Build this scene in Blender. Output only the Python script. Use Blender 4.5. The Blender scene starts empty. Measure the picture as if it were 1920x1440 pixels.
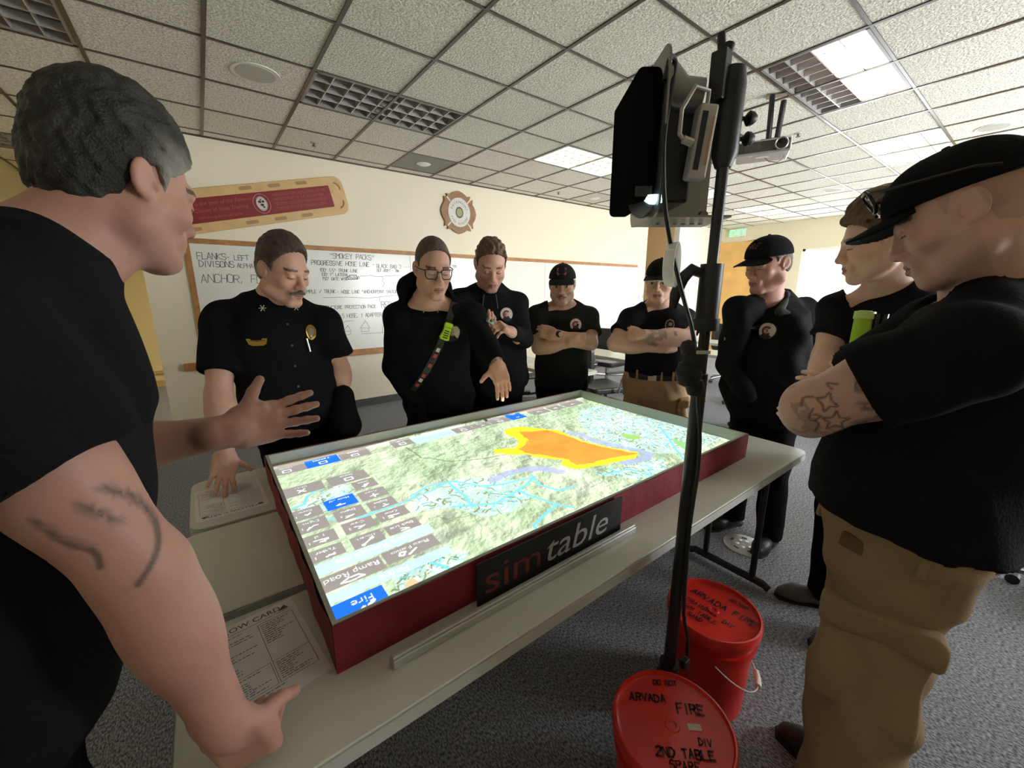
import bpy, bmesh, math, random
import numpy as np
from mathutils import Vector, Matrix
from mathutils.bvhtree import BVHTree
SC = bpy.context.scene
COL = SC.collection
random.seed(7)
RNG = np.random.default_rng(7)

# ---------------------------------------------------------------- camera
CAMH, FPX = 1.515, 754.0
PITCH, AZ = math.atan(175/754.0), math.radians(37.1)
cam_d = bpy.data.cameras.new('camera')
cam_d.sensor_width = 36.0
cam_d.lens = FPX/1920*36
cam_d.clip_start = .02
cam = bpy.data.objects.new('camera', cam_d)
COL.objects.link(cam)
cam.location = (0, 0, CAMH)
cam.rotation_euler = (math.pi/2-PITCH, 0, -AZ)
SC.camera = cam
# ---------------------------------------------------------------- world, daylight, exposure
W = bpy.data.worlds.new('daylight')
SC.world = W
W.use_nodes = True
bgn = W.node_tree.nodes['Background']
bgn.inputs[0].default_value = (.86, .93, 1.0, 1)
bgn.inputs[1].default_value = 6.0
SC.view_settings.view_transform = 'Standard'
SC.view_settings.look = 'None'
SC.view_settings.gamma = 1
SC.view_settings.use_curve_mapping = False
SC.view_settings.exposure = 0.5
SC.cycles.max_bounces = 8
SC.cycles.diffuse_bounces = 6
SC.cycles.glossy_bounces = 3
SC.cycles.sample_clamp_indirect = 4.0
SC.cycles.use_denoising = True
K_FIX = 6.8        # radiance of the lit ceiling fixtures
K_WIN = 90.0        # watts of daylight per window
K_WINF = 180.0
K_PROJ = 23.0       # projector


def area_light(name, loc, rot, sx, sy, power, color, parent=None):
    l = bpy.data.lights.new(name, 'AREA')
    l.shape = 'RECTANGLE'
    l.size, l.size_y = sx, sy
    l.energy = power
    l.color = color
    o = bpy.data.objects.new(name, l)
    COL.objects.link(o)
    o.location = loc
    o.rotation_euler = rot
    if parent is not None:
        o.parent = parent
        o.location = Vector(loc)-ORG[root_of(parent).name]
    return o


# ---------------------------------------------------------------- sight lines of the camera, to measure the room with
_cp, _sp = math.cos(PITCH), math.sin(PITCH)
CF = np.array([math.sin(AZ)*_cp, math.cos(AZ)*_cp, -_sp])
CR = np.array([math.cos(AZ), -math.sin(AZ), 0.])
CU = np.cross(CR, CF)
CH = np.array([CF[0], CF[1], 0.])
CH /= np.linalg.norm(CH)


def ray(x, y):
    return CF+CR*((x-960)/FPX)+CU*((720-y)/FPX)


def J(x, y, h):     # the point on a sight line at ground distance h ahead
    r = ray(x, y)
    return r*(h/float(r@CH))+np.array([0, 0, CAMH])


def on_y(x, y, Y):
    r = ray(x, y)
    return r*(Y/r[1])+np.array([0, 0, CAMH])


def on_z(x, y, Z):
    r = ray(x, y)
    return r*((Z-CAMH)/r[2])+np.array([0, 0, CAMH])


def nrm(v):
    v = np.asarray(v, float)
    return v/np.linalg.norm(v)


# ---------------------------------------------------------------- materials
MATS = {}


def mat(name, col, rough=.6, metal=0., bump=0., bscale=60., var=0., vscale=6., emit=0., ecol=None, spec=.5, attr=None, trans=0., sheen=0., coat=0.):
    if name in MATS:
        return MATS[name]
    m = bpy.data.materials.new(name)
    MATS[name] = m
    m.use_nodes = True
    nt = m.node_tree
    p = nt.nodes['Principled BSDF']
    p.inputs['Base Color'].default_value = (*col, 1)
    p.inputs['Roughness'].default_value = rough
    p.inputs['Metallic'].default_value = metal
    p.inputs['Specular IOR Level'].default_value = spec
    if trans:
        p.inputs['Transmission Weight'].default_value = trans
    if sheen:
        p.inputs['Sheen Weight'].default_value = sheen
    if coat:
        p.inputs['Coat Weight'].default_value = coat
    if emit:
        p.inputs['Emission Color'].default_value = (*(ecol or col), 1)
        p.inputs['Emission Strength'].default_value = emit
    tc = nt.nodes.new('ShaderNodeTexCoord')
    src = None
    if attr:
        a = nt.nodes.new('ShaderNodeAttribute')
        a.attribute_name = attr
        src = a.outputs['Color']
        nt.links.new(src, p.inputs['Base Color'])
    if var:
        n = nt.nodes.new('ShaderNodeTexNoise')
        n.inputs['Scale'].default_value = vscale
        n.inputs['Detail'].default_value = 6
        nt.links.new(tc.outputs['Object'], n.inputs['Vector'])
        r = nt.nodes.new('ShaderNodeMapRange')
        r.inputs['From Min'].default_value = .3
        r.inputs['From Max'].default_value = .7
        r.inputs['To Min'].default_value = 1-var
        r.inputs['To Max'].default_value = 1+var
        nt.links.new(n.outputs['Fac'], r.inputs['Value'])
        mx = nt.nodes.new('ShaderNodeMix')
        mx.data_type = 'RGBA'
        mx.blend_type = 'MULTIPLY'
        mx.inputs['Factor'].default_value = 1
        if src:
            nt.links.new(src, mx.inputs['A'])
        else:
            mx.inputs['A'].default_value = (*col, 1)
        nt.links.new(r.outputs['Result'], mx.inputs['B'])
        nt.links.new(mx.outputs['Result'], p.inputs['Base Color'])
    if bump:
        n = nt.nodes.new('ShaderNodeTexNoise')
        n.inputs['Scale'].default_value = bscale
        n.inputs['Detail'].default_value = 5
        nt.links.new(tc.outputs['Object'], n.inputs['Vector'])
        b = nt.nodes.new('ShaderNodeBump')
        b.inputs['Strength'].default_value = bump
        b.inputs['Distance'].default_value = .01
        nt.links.new(n.outputs['Fac'], b.inputs['Height'])
        nt.links.new(b.outputs['Normal'], p.inputs['Normal'])
    return m


# ---------------------------------------------------------------- objects
ORG = {}


def root_of(o):
    while o.parent is not None:
        o = o.parent
    return o


def tag(o, label=None, cat=None, group=None, kind=None):
    if label:
        o['label'] = label
    if cat:
        o['category'] = cat
    if group:
        o['group'] = group
    if kind:
        o['kind'] = kind
    return o


def thing(name, label, cat, loc=(0, 0, 0), group=None):
    o = bpy.data.objects.new(name, None)
    COL.objects.link(o)
    o.empty_display_size = .1
    o.location = loc
    ORG[o.name] = Vector(loc)
    return tag(o, label, cat, group)


def link_mesh(name, me, mats, parent=None, label=None):
    o = bpy.data.objects.new(name, me)
    COL.objects.link(o)
    for m in (mats if isinstance(mats, (list, tuple)) else [mats]):
        me.materials.append(m)
    if parent is not None:
        o.parent = parent
    if label:
        o['label'] = label
    return o


def np_mesh(name, V, Q, mats, parent=None, smooth=True, col=None, label=None, fm=None):
    V = np.asarray(V, np.float32)
    Q = np.asarray(Q, np.int32)
    if parent is not None:
        V = V-np.array(ORG[root_of(parent).name], np.float32)
    me = bpy.data.meshes.new(name)
    me.vertices.add(len(V))
    me.vertices.foreach_set('co', V.ravel())
    k = Q.shape[1]
    me.loops.add(Q.size)
    me.loops.foreach_set('vertex_index', Q.ravel())
    me.polygons.add(len(Q))
    me.polygons.foreach_set('loop_start', np.arange(0, Q.size, k, dtype=np.int32))
    if fm is not None:
        me.polygons.foreach_set('material_index', np.asarray(fm, np.int32))
    me.update(calc_edges=True)
    me.polygons.foreach_set('use_smooth', np.full(len(Q), smooth))
    if col is not None:
        a = me.color_attributes.new('Col', 'FLOAT_COLOR', 'POINT')
        c4 = np.ones((len(V), 4), np.float32)
        c4[:, :3] = col
        a.data.foreach_set('color', c4.ravel())
    me.validate()
    return link_mesh(name, me, mats, parent, label)


class MB:
    """collects shapes in world space, builds them as one mesh object"""

    def __init__(s):
        s.v, s.f, s.m, s.cur = [], [], [], 0

    def add(s, V, F):
        n = len(s.v)
        s.v += [tuple(map(float, p)) for p in V]
        s.f += [tuple(i+n for i in f) for f in F]
        s.m += [s.cur]*len(F)
        return s

    def box(s, lo, hi, R=None, o=None):
        (a, b, c), (d, e, f) = lo, hi
        V = np.array([(a, b, c), (d, b, c), (d, e, c), (a, e, c), (a, b, f), (d, b, f), (d, e, f), (a, e, f)], float)
        if R is not None:
            V = V@np.asarray(R).T
        if o is not None:
            V = V+np.asarray(o)
        return s.add(V, [(0, 3, 2, 1), (4, 5, 6, 7), (0, 1, 5, 4), (1, 2, 6, 5), (2, 3, 7, 6), (3, 0, 4, 7)])

    def cbox(s, c, sz, R=None):
        h = np.array(sz)/2
        return s.box(-h, h, R, c)

    def cyl(s, a, b, r1, r2=None, n=16, caps=True):
        r2 = r1 if r2 is None else r2
        return s.tube([a, b], [r1, r2], n, caps)

    def tube(s, pts, r, n=8, caps=True, closed=False):
        P = np.array(pts, float)
        m = len(P)
        rr = [r]*m if np.isscalar(r) else list(r)
        T = np.zeros_like(P)
        for i in range(m):
            if closed:
                T[i] = P[(i+1) % m]-P[i-1]
            else:
                T[i] = P[min(i+1, m-1)]-P[max(i-1, 0)]
            T[i] = nrm(T[i])
        u = np.cross(T[0], (0, 0, 1))
        if np.linalg.norm(u) < .05:
            u = np.cross(T[0], (1, 0, 0))
        u = nrm(u)
        V = []
        for i in range(m):
            u = nrm(u-T[i]*(u@T[i]))
            w = np.cross(T[i], u)
            for k in range(n):
                t = 2*math.pi*k/n
                V.append(P[i]+(u*math.cos(t)+w*math.sin(t))*rr[i])
        F = []
        for i in range(m if closed else m-1):
            j = (i+1) % m
            for k in range(n):
                l = (k+1) % n
                F.append((i*n+k, i*n+l, j*n+l, j*n+k))
        if caps and not closed:
            F.append(tuple(range(n-1, -1, -1)))
            F.append(tuple((m-1)*n+k for k in range(n)))
        return s.add(V, F)

    def lathe(s, prof, c, n=32, R=None, rib=None):
        V, F = [], []
        m = len(prof)
        for (r, z) in prof:
            for k in range(n):
                t = 2*math.pi*k/n
                V.append((r*math.cos(t), r*math.sin(t), z))
        V = np.array(V)
        if R is not None:
            V = V@np.asarray(R).T
        V = V+np.asarray(c)
        for i in range(m-1):
            for k in range(n):
                l = (k+1) % n
                F.append((i*n+k, i*n+l, (i+1)*n+l, (i+1)*n+k))
        F.append(tuple(range(n-1, -1, -1)))
        F.append(tuple((m-1)*n+k for k in range(n)))
        return s.add(V, F)

    def prism(s, poly, o, U, Vv, t0, t1):
        """extrudes a 2D outline lying in the plane (U, V) at o, from t0 to t1 along U x V"""
        o, U, Vv = np.asarray(o, float), np.asarray(U, float), np.asarray(Vv, float)
        N = np.cross(U, Vv)
        n = len(poly)
        A = [o+U*x+Vv*y+N*t0 for x, y in poly]+[o+U*x+Vv*y+N*t1 for x, y in poly]
        F = [tuple(range(n-1, -1, -1)), tuple(range(n, 2*n))]
        F += [(i, (i+1) % n, n+(i+1) % n, n+i) for i in range(n)]
        return s.add(A, F)

    def build(s, name, mats, parent=None, smooth=False, bevel=0., seg=2, label=None, angle=40):
        V = np.array(s.v, float)
        if parent is not None:
            V = V-np.array(ORG[root_of(parent).name])
        me = bpy.data.meshes.new(name)
        me.from_pydata(V.tolist(), [], s.f)
        me.polygons.foreach_set('material_index', s.m)
        bm = bmesh.new()
        bm.from_mesh(me)
        bmesh.ops.recalc_face_normals(bm, faces=bm.faces)
        bm.to_mesh(me)
        bm.free()
        o = link_mesh(name, me, mats, parent, label)
        if parent is None:
            ORG[o.name] = Vector((0, 0, 0))
        if smooth:
            me.polygons.foreach_set('use_smooth', [True]*len(me.polygons))
            me.set_sharp_from_angle(angle=math.radians(angle))
        if bevel:
            b = o.modifiers.new('bevel', 'BEVEL')
            b.width = bevel
            b.segments = seg
            b.limit_method = 'ANGLE'
        return o


def rotz(a):
    c, s = math.cos(a), math.sin(a)
    return np.array([[c, -s, 0], [s, c, 0], [0, 0, 1.]])


def copy_tree(o, parent=None):
    c = o.copy()
    COL.objects.link(c)
    if parent is not None:
        c.parent = parent
    else:
        ORG[c.name] = Vector(c.location)
    for ch in list(o.children):
        copy_tree(ch, c)
    return c


# ---------------------------------------------------------------- lettering
_G = dict(A='002640 1232', B='00063645443303 3342413000', C='4536160501103041', D='00062644422000', E='46060040 0333', F='460600 0333',
          G='45361605011030414323', H='0600 4640 0343', I='2620', J='4641301001', K='0600 460340', L='060040', M='0006234640', N='00064046',
          O='163645413010010516', P='00063645443303', Q='163645413010010516 2240', R='00063645443303 2340', S='453616050413334241301001',
          T='0646 2620', U='060110304146', V='062046', W='0610243046', X='0640 0046', Y='062346 2320', Z='06460040')
_G.update({'0': '163645413010010516', '1': '152620', '2': '05163645440040', '3': '051636454433424130100 1'.replace(' ', ''), '4': '30360242',
           '5': '4606033342413010', '6': '361605011030414233', '7': '064610', '8': '163645443313040516 13024', '9': '4433130516364541',
           '.': '2021', ',': '2110', '-': '1333', "'": '2624', '"': '1614 3634', '/': '0046', '+': '2125 0343', '!': '2622 2120', '?': '05163645442322'})
_G['8'] = '1333444536160504133342413010010213'


def strokes(txt, size, slant=0., jit=0., sp=1.05):
    """polylines of a hand printed line of text; x runs right, y up, cap height = size"""
    out, x = [], 0.
    u = size/6
    for ch in txt.upper():
        if ch == ' ':
            x += 4.2*u
            continue
        g = _G.get(ch)
        nar = ch in "I1.,'!"
        if nar:
            x -= .8*u
        if g:
            dy = (random.random()-.5)*jit*size*.3
            for st in g.split():
                pl = []
                for i in range(0, len(st)-1, 2):
                    px, py = int(st[i])*u*.85, int(st[i+1])*u
                    px += (random.random()-.5)*jit*u*1.6
                    py += (random.random()-.5)*jit*u*1.6+dy
                    pl.append((x+px+py*slant, py))
                out.append(pl)
        x += (3.4 if nar else 4)*u*sp*.95
    return out, x


def ribbon(mb, pls, o, U, V, w, off=.0012):
    """flat pen strokes on the plane (U, V) through o"""
    o, U, V = np.asarray(o, float), np.asarray(U, float), np.asarray(V, float)
    N = np.cross(U, V)
    for pl in pls:
        for (a, b) in zip(pl[:-1], pl[1:]):
            a, b = np.array(a, float), np.array(b, float)
            d = b-a
            L = np.linalg.norm(d)
            if L < 1e-6:
                continue
            d = d/L
            n = np.array([-d[1], d[0]])*w/2
            e = d*w*.4
            q = [a-e-n, b+e-n, b+e+n, a-e+n]
            mb.add([o+U*p[0]+V*p[1]+N*off for p in q], [(0, 1, 2, 3)])


_TXT = {}


def type_mesh(txt, size, shear=0.):
    """vertices and triangles of a line of printed type, baseline at 0, starting at x = 0"""
    key = (txt, size, shear)
    if key in _TXT:
        return _TXT[key]
    c = bpy.data.curves.new('type', 'FONT')
    c.body = txt
    c.size = size
    c.shear = shear
    c.resolution_u = 3
    o = bpy.data.objects.new('type', c)
    COL.objects.link(o)
    dg = bpy.context.evaluated_depsgraph_get()
    me = bpy.data.meshes.new_from_object(o.evaluated_get(dg))
    me.calc_loop_triangles()
    V = np.array([v.co[:] for v in me.vertices])
    T = np.array([t.vertices[:] for t in me.loop_triangles])
    bpy.data.objects.remove(o)
    bpy.data.curves.remove(c)
    bpy.data.meshes.remove(me)
    _TXT[key] = (V, T)
    return V, T


def type_on(mb, txt, size, o, U, V, off=.001, shear=0., center=True, stretch=1.):
    P, T = type_mesh(txt, size, shear)
    o, U, V = np.asarray(o, float), np.asarray(U, float), np.asarray(V, float)
    N = np.cross(U, V)
    cx = P[:, 0].max()/2 if center else 0
    mb.add([o+U*(p[0]-cx)*stretch+V*p[1]+N*off for p in P], [tuple(t) for t in T])
# ================================================================ the room
WALLP = mat('wall_paint', (.84, .77, .60), .75, bump=.08, bscale=180)
CORRP = mat('corridor_paint', (.85, .72, .38), .75, bump=.05, bscale=150)
TANP = mat('tan_paint', (.80, .52, .26), .7)
MAPLE = mat('maple_wood', (.80, .47, .15), .45, var=.12, vscale=3)
OAK = mat('oak_trim', (.42, .19, .055), .5, var=.2, vscale=14)
BASE = mat('rubber_baseboard', (.07, .07, .075), .6)
WHITE = mat('white_paint', (.85, .85, .83), .6)
GRIDM = mat('ceiling_grid_metal', (.11, .10, .09), .32, metal=.8)
ALUM = mat('aluminium', (.75, .75, .76), .35, metal=.9)
CHROME = mat('chrome', (.8, .8, .8), .15, metal=1)
BLACKP = mat('black_plastic', (.012, .012, .013), .45)
BLACKM = mat('black_metal', (.012, .012, .013), .35)
DARKG = mat('dark_grey_plastic', (.05, .05, .052), .4)

CARPET = mat('carpet', (.2, .2, .235), .95, bump=1.0, bscale=260)
_nt = CARPET.node_tree
_p = _nt.nodes['Principled BSDF']
_tc = _nt.nodes.new('ShaderNodeTexCoord')
_mp = _nt.nodes.new('ShaderNodeMapping')
_mp.inputs['Scale'].default_value = (1, .45, 1)
_n = _nt.nodes.new('ShaderNodeTexNoise')
_n.inputs['Scale'].default_value = 190
_n.inputs['Detail'].default_value = 3
_r = _nt.nodes.new('ShaderNodeValToRGB')
_r.color_ramp.elements[0].position, _r.color_ramp.elements[1].position = .38, .66
_r.color_ramp.elements[0].color = (.09, .095, .115, 1)
_r.color_ramp.elements[1].color = (.48, .485, .52, 1)
_nt.links.new(_tc.outputs['Object'], _mp.inputs[0])
_nt.links.new(_mp.outputs[0], _n.inputs['Vector'])
_nt.links.new(_n.outputs['Fac'], _r.inputs['Fac'])
_nt.links.new(_r.outputs['Color'], _p.inputs['Base Color'])

TILE = mat('fissured_ceiling_tile', (.7, .68, .6), .95, bump=.9, bscale=70)
_nt = TILE.node_tree
_p = _nt.nodes['Principled BSDF']
_tc = _nt.nodes.new('ShaderNodeTexCoord')
_n = _nt.nodes.new('ShaderNodeTexNoise')
_n.inputs['Scale'].default_value = 75
_n.inputs['Detail'].default_value = 4
_n.inputs['Distortion'].default_value = .6
_r = _nt.nodes.new('ShaderNodeValToRGB')
_r.color_ramp.elements[0].position, _r.color_ramp.elements[1].position = .33, .58
_r.color_ramp.elements[0].color = (.53, .51, .43, 1)
_r.color_ramp.elements[1].color = (.95, .92, .81, 1)
_nt.links.new(_tc.outputs['Object'], _n.inputs['Vector'])
_nt.links.new(_n.outputs['Fac'], _r.inputs['Fac'])
_nt.links.new(_r.outputs['Color'], _p.inputs['Base Color'])

XL, XR, YF, YB, YC, ZC = -1.65, 10.6, -2.5, 5.36, 8.5, 3.0


def struct(mb, name, m, parent=None, **k):
    return tag(mb.build(name, m, parent, **k), kind='structure')


struct(MB().box((XL-.15, YF-.15, -.1), (XR+.15, YC+.15, 0)), 'floor', CARPET)
struct(MB().box((XL-.12, YF-.12, 0), (XL, YC+.12, ZC+.3)), 'wall_left', WALLP)
struct(MB().box((-.41, YB, 0), (7.6, YB+.13, ZC)), 'wall_back', WALLP)
struct(MB().box((8.78, YB, 0), (XR, YB+.13, ZC)), 'wall_back_corner', mat('pale_paint', (.86, .83, .75), .7))
struct(MB().box((8.78, YB+.13, 0), (8.9, YC, ZC)), 'wall_recess', TANP)
struct(MB().box((XL, YC, 0), (XR+.12, YC+.12, ZC+.3)), 'wall_corridor', CORRP)
struct(MB().box((XL, YC-.025, .21), (4.5, YC, .26)).box((XL, YC-.02, 0), (4.5, YC, .1)), 'baseboard_corridor', mat('corridor_trim', (.6, .42, .18), .6))
struct(MB().box((-.41, YB-.012, 0), (7.6, YB, .1)), 'baseboard_back', BASE)
struct(MB().box((XL, YF, 0), (XL+.012, YC, .1)), 'baseboard_left', BASE)
struct(MB().box((8.78, YB-.012, 0), (XR, YB, .1)), 'baseboard_corner', BASE)
w = MB()      # right wall with the window opening
w.box((XR, YF, 0), (XR+.14, YB+.13, .85)).box((XR, YF, 2.4), (XR+.14, YB+.13, ZC)).box((XR, YF, .85), (XR+.14, 1.9, 2.4)).box((XR, 3.52, .85), (XR+.14, YB+.13, 2.4))
struct(w, 'wall_right', mat('cream_paint', (.80, .73, .53), .75))
w = MB()
FW = [(3.9, 5.7), (6.4, 8.2)]
w.box((XL, YF-.14, 0), (XR, YF, .85)).box((XL, YF-.14, 2.4), (XR, YF, ZC))
xs = [XL]+[q for f in FW for q in f]+[XR]
for i in range(0, len(xs), 2):
    w.box((xs[i], YF-.14, .85), (xs[i+1], YF, 2.4))
struct(w, 'wall_front', WALLP)

# ---- suspended ceiling
GX = [.224+.61*k for k in range(-3, 17)]
GY = [.92+.61*k for k in range(-5, 13)]
FIX = [(.834, 3.36, 0), (3.274, 3.36, 1), (5.714, 3.36, 1), (8.154, 3.36, 1), (-1.606, 3.36, 0), (3.274, .92, .5), (5.714, .92, 1), (8.154, .92, 1), (-1.606, 6.41, 0), (.834, 6.41, 1)]
PAN = [(2.054, 4.58), (5.104, 4.58)]
cm = MB()


def blocked(x, y):
    for fx, fy, _ in FIX:
        if fx-.05 < x < fx+1.22 and fy-.05 < y < fy+.61:
            return True
    for fx, fy in PAN:
        if fx < x < fx+.61 and fy < y < fy+.61:
            return True
    return False


ex = [XL]+[x for x in GX if XL < x < XR]+[XR]
ey = [YF]+[y for y in GY if YF < y < YC]+[YC]
for a, b in zip(ex[:-1], ex[1:]):
    for c, d in zip(ey[:-1], ey[1:]):
        if not blocked((a+b)/2, (c+d)/2):
            cm.add([(a, c, ZC), (b, c, ZC), (b, d, ZC), (a, d, ZC)], [(3, 2, 1, 0)])
struct(cm, 'ceiling', TILE)
struct(MB().box((XL, YF, ZC+.28), (XR, YC, ZC+.3)), 'ceiling_slab', DARKG)
gm = MB()
for x in GX:
    if XL < x < XR:
        gm.box((x-.012, YF, ZC-.007), (x+.012, YC, ZC+.001))
for y in GY:
    if YF < y < YC:
        gm.box((XL, y-.009, ZC-.006), (XR, y+.009, ZC+.001))
struct(gm, 'trim_1', GRIDM)
struct(MB().box((-.41, YB-.02, ZC-.014), (7.6, YB, ZC)), 'trim_2', GRIDM)

# ---- ceiling fixtures
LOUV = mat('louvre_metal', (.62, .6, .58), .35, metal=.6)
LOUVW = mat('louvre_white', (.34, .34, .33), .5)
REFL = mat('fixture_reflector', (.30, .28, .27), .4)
LAMPON = mat('lit_lamp', (1, .98, .92), .5, emit=K_FIX, ecol=(1, .95, .84))


LAMPCOR = mat('lit_corridor_lamp', (1, .96, .85), .5, emit=K_FIX*6, ecol=(1, .90, .70))


def fixture(x, y, lit, label):
    t = thing('ceiling_light', label, 'ceiling light', (x+.61, y+.305, ZC), 'recessed troffer lights in the ceiling')
    x0, x1, y0, y1 = x+.014, x+1.206, y+.012, y+.598
    f = MB()
    for a, b in (((x0, y0), (x1, y0+.018)), ((x0, y1-.018), (x1, y1)), ((x0, y0), (x0+.018, y1)), ((x1-.018, y0), (x1, y1))):
        f.box((a[0], a[1], ZC-.004), (b[0], b[1], ZC+.13))
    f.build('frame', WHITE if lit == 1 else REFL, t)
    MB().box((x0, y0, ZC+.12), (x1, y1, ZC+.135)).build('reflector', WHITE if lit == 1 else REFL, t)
    l = MB()
    nx, ny = (10, 4) if lit else (9, 4)
    for i in range(1, nx):
        u = x0+(x1-x0)*i/nx
        l.box((u-.003, y0+.01, ZC), (u+.003, y1-.01, ZC+.045))
    for i in range(1, ny):
        u = y0+(y1-y0)*i/ny
        l.box((x0+.01, u-.004, ZC), (x1-.01, u+.004, ZC+.045))
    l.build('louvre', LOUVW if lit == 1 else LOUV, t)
    if lit:
        h = MB()
        ym = y1-.02 if lit == 1 else y0+.285
        h.box((x0+.02, y0+.02, ZC+.055), (x1-.02, ym, ZC+.06))
        h.build('lamp', LAMPCOR if y > YB else LAMPON, t)
        if lit < 1:
            d = MB()
            d.box((x0+.02, ym+.004, ZC+.055), (x1-.02, y1-.02, ZC+.06))
            d.build('dark_lamp', mat('unlit_lamp', (.45, .33, .30), .5), t, label='unlit pinkish lamp half')
    else:
        d = MB()
        for q in (.2, .5, .8):
            d.cyl((x0+.03, y0+q*.57, ZC+.085), (x1-.03, y0+q*.57, ZC+.085), .013, n=8)
        d.build('tube', mat('unlit_tube', (.55, .54, .5), .4), t)
    return t


for (x, y, l), s in zip(FIX, ['dark unlit louvred ceiling light above the man with a moustache', 'lit louvred ceiling light left of the hanging projector stand', 'lit louvred ceiling light behind the grey projector bracket',
                              'small lit ceiling light farthest away near the exit sign', 'dark unlit ceiling light cut off at the top left corner', 'half lit ceiling light, white right half and pinkish dark left half',
                              'lit ceiling light just above the curved black cap at right', 'lit ceiling light at the far right end of the row by the windows', 'dim ceiling light in the passage left of the grey haired head', 'lit ceiling light of the passage behind the whiteboard wall']):
    fixture(x, y, l, s)

SPK = mat('speaker_grille', (.55, .53, .46), .8, bump=.5, bscale=300)


def ceiling_disc(x, y, r, label):
    t = thing('ceiling_speaker', label, 'ceiling speaker', (x, y, ZC), 'round ceiling speakers')
    MB().lathe([(r*.82, -.004), (r, -.006), (r, 0), (r*.82, 0)], (x, y, ZC), 36).build('rim', mat('speaker_rim', (.8, .78, .7), .5), t, smooth=True)
    MB().lathe([(.001, -.008), (r*.82, -.0065), (r*.82, -.001), (.001, -.001)], (x, y, ZC), 36).build('grille', SPK, t, smooth=True)


ceiling_disc(.522, 3.668, .15, 'large round white ceiling speaker above the red backboard')
ceiling_disc(6.11, .63, .125, 'round ceiling speaker at the far right above the black cap')
ceiling_disc(7.88, 2.33, .125, 'round ceiling speaker far back between the pole and the cap')
for (x, y), m, s in zip(PAN, (mat('grey_panel', (.28, .27, .25), .7), mat('pale_panel', (.62, .59, .5), .7)), ('grey square ceiling panel with a small round vent above the plaque', 'pale square ceiling panel with a round vent left of the projector')):
    t = thing('ceiling_panel', s, 'ceiling panel', (x+.305, y+.305, ZC))
    MB().box((x+.012, y+.012, ZC), (x+.598, y+.598, ZC+.01)).build('panel', m, t)
    MB().lathe([(.001, -.012), (.06, -.012), (.085, 0), (.001, 0)], (x+.305, y+.305, ZC), 24).build('vent', WHITE, t, smooth=True)
for x, y, s in ((1.144, 4.903, 'small brass sprinkler head above the red backboard'), (4.83, 1.79, 'small sprinkler head right of the ceiling projector'), (4.63, 4.93, 'small sprinkler head beside the pale ceiling panel')):
    t = thing('sprinkler', s, 'sprinkler', (x, y, ZC), 'ceiling sprinkler heads')
    MB().lathe([(.001, -.006), (.03, -.006), (.034, 0), (.001, 0)], (x, y, ZC), 16).build('escutcheon', mat('sprinkler_plate', (.5, .48, .42), .5), t, smooth=True)
    MB().cyl((x, y, ZC-.005), (x, y, ZC-.03), .009).lathe([(.001, -.034), (.02, -.034), (.02, -.03), (.001, -.03)], (x, y, ZC), 12).build('head', mat('sprinkler_metal', (.16, .13, .09), .4, metal=.8), t)

# ---- windows
PANE = bpy.data.materials.new('window_pane')
PANE.use_nodes = True
_nt = PANE.node_tree
_nt.nodes.clear()
_o = _nt.nodes.new('ShaderNodeOutputMaterial')
_m = _nt.nodes.new('ShaderNodeMixShader')
_m.inputs[0].default_value = .06
_t = _nt.nodes.new('ShaderNodeBsdfTransparent')
_g = _nt.nodes.new('ShaderNodeBsdfGlossy')
_g.inputs['Roughness'].default_value = .03
_nt.links.new(_t.outputs[0], _m.inputs[1])
_nt.links.new(_g.outputs[0], _m.inputs[2])
_nt.links.new(_m.outputs[0], _o.inputs[0])


def window(n, p, axis, a0, a1, z0, z1, blinds):
    """axis 'x': lies in a plane x = p; 'y': plane y = p"""
    t = thing('window_%d' % n, None, None, (p, (a0+a1)/2, z0) if axis == 'x' else ((a0+a1)/2, p, z0))
    tag(t, kind='structure')

    def B(mb, u0, u1, v0, v1, w0, w1):
        if axis == 'x':
            mb.box((p+w0, u0, v0), (p+w1, u1, v1))
        else:
            mb.box((u0, p-w1, v0), (u1, p-w0, v1))
    f = MB()
    am = (a0+a1)/2
    for u0, u1, v0, v1 in ((a0, a0+.05, z0, z1), (a1-.05, a1, z0, z1), (a0, a1, z0, z0+.05), (a0, a1, z1-.05, z1), (am-.025, am+.025, z0, z1)):
        B(f, u0, u1, v0, v1, .03, .1)
    f.build('window_frame', WHITE, t)
    g = MB()
    B(g, a0+.04, a1-.04, z0+.04, z1-.04, .06, .066)
    g.build('pane', PANE, t)
    s = MB()
    B(s, a0-.03, a1+.03, z0-.04, z0, -.05, .03)
    s.build('sill', WHITE, t)
    if blinds:
        b = MB()
        for i in range(34):
            z = z0+.75+i*.022
            B(b, a0+.06, am-.06, z, z+.0018, .012, .03)
        b.build('blind', mat('blind_slat', (.8, .8, .78), .6), t)
    d = .35
    if axis == 'x':
        area_light('daylight_lamp', (p+d, am, (z0+z1)/2), (0, math.pi/2, 0), z1-z0+.3, a1-a0+.4, K_WIN, (.93, .97, 1), t)
    else:
        area_light('daylight_lamp', (am, p-d, (z0+z1)/2), (math.pi/2, 0, 0), a1-a0, z1-z0, K_WINF, (.93, .97, 1), t)


window(1, XR, 'x', 1.9, 3.52, .85, 2.4, True)
for i, (a, b) in enumerate(FW):
    window(2+i, YF, 'y', a, b, .85, 2.4, False)

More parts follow.
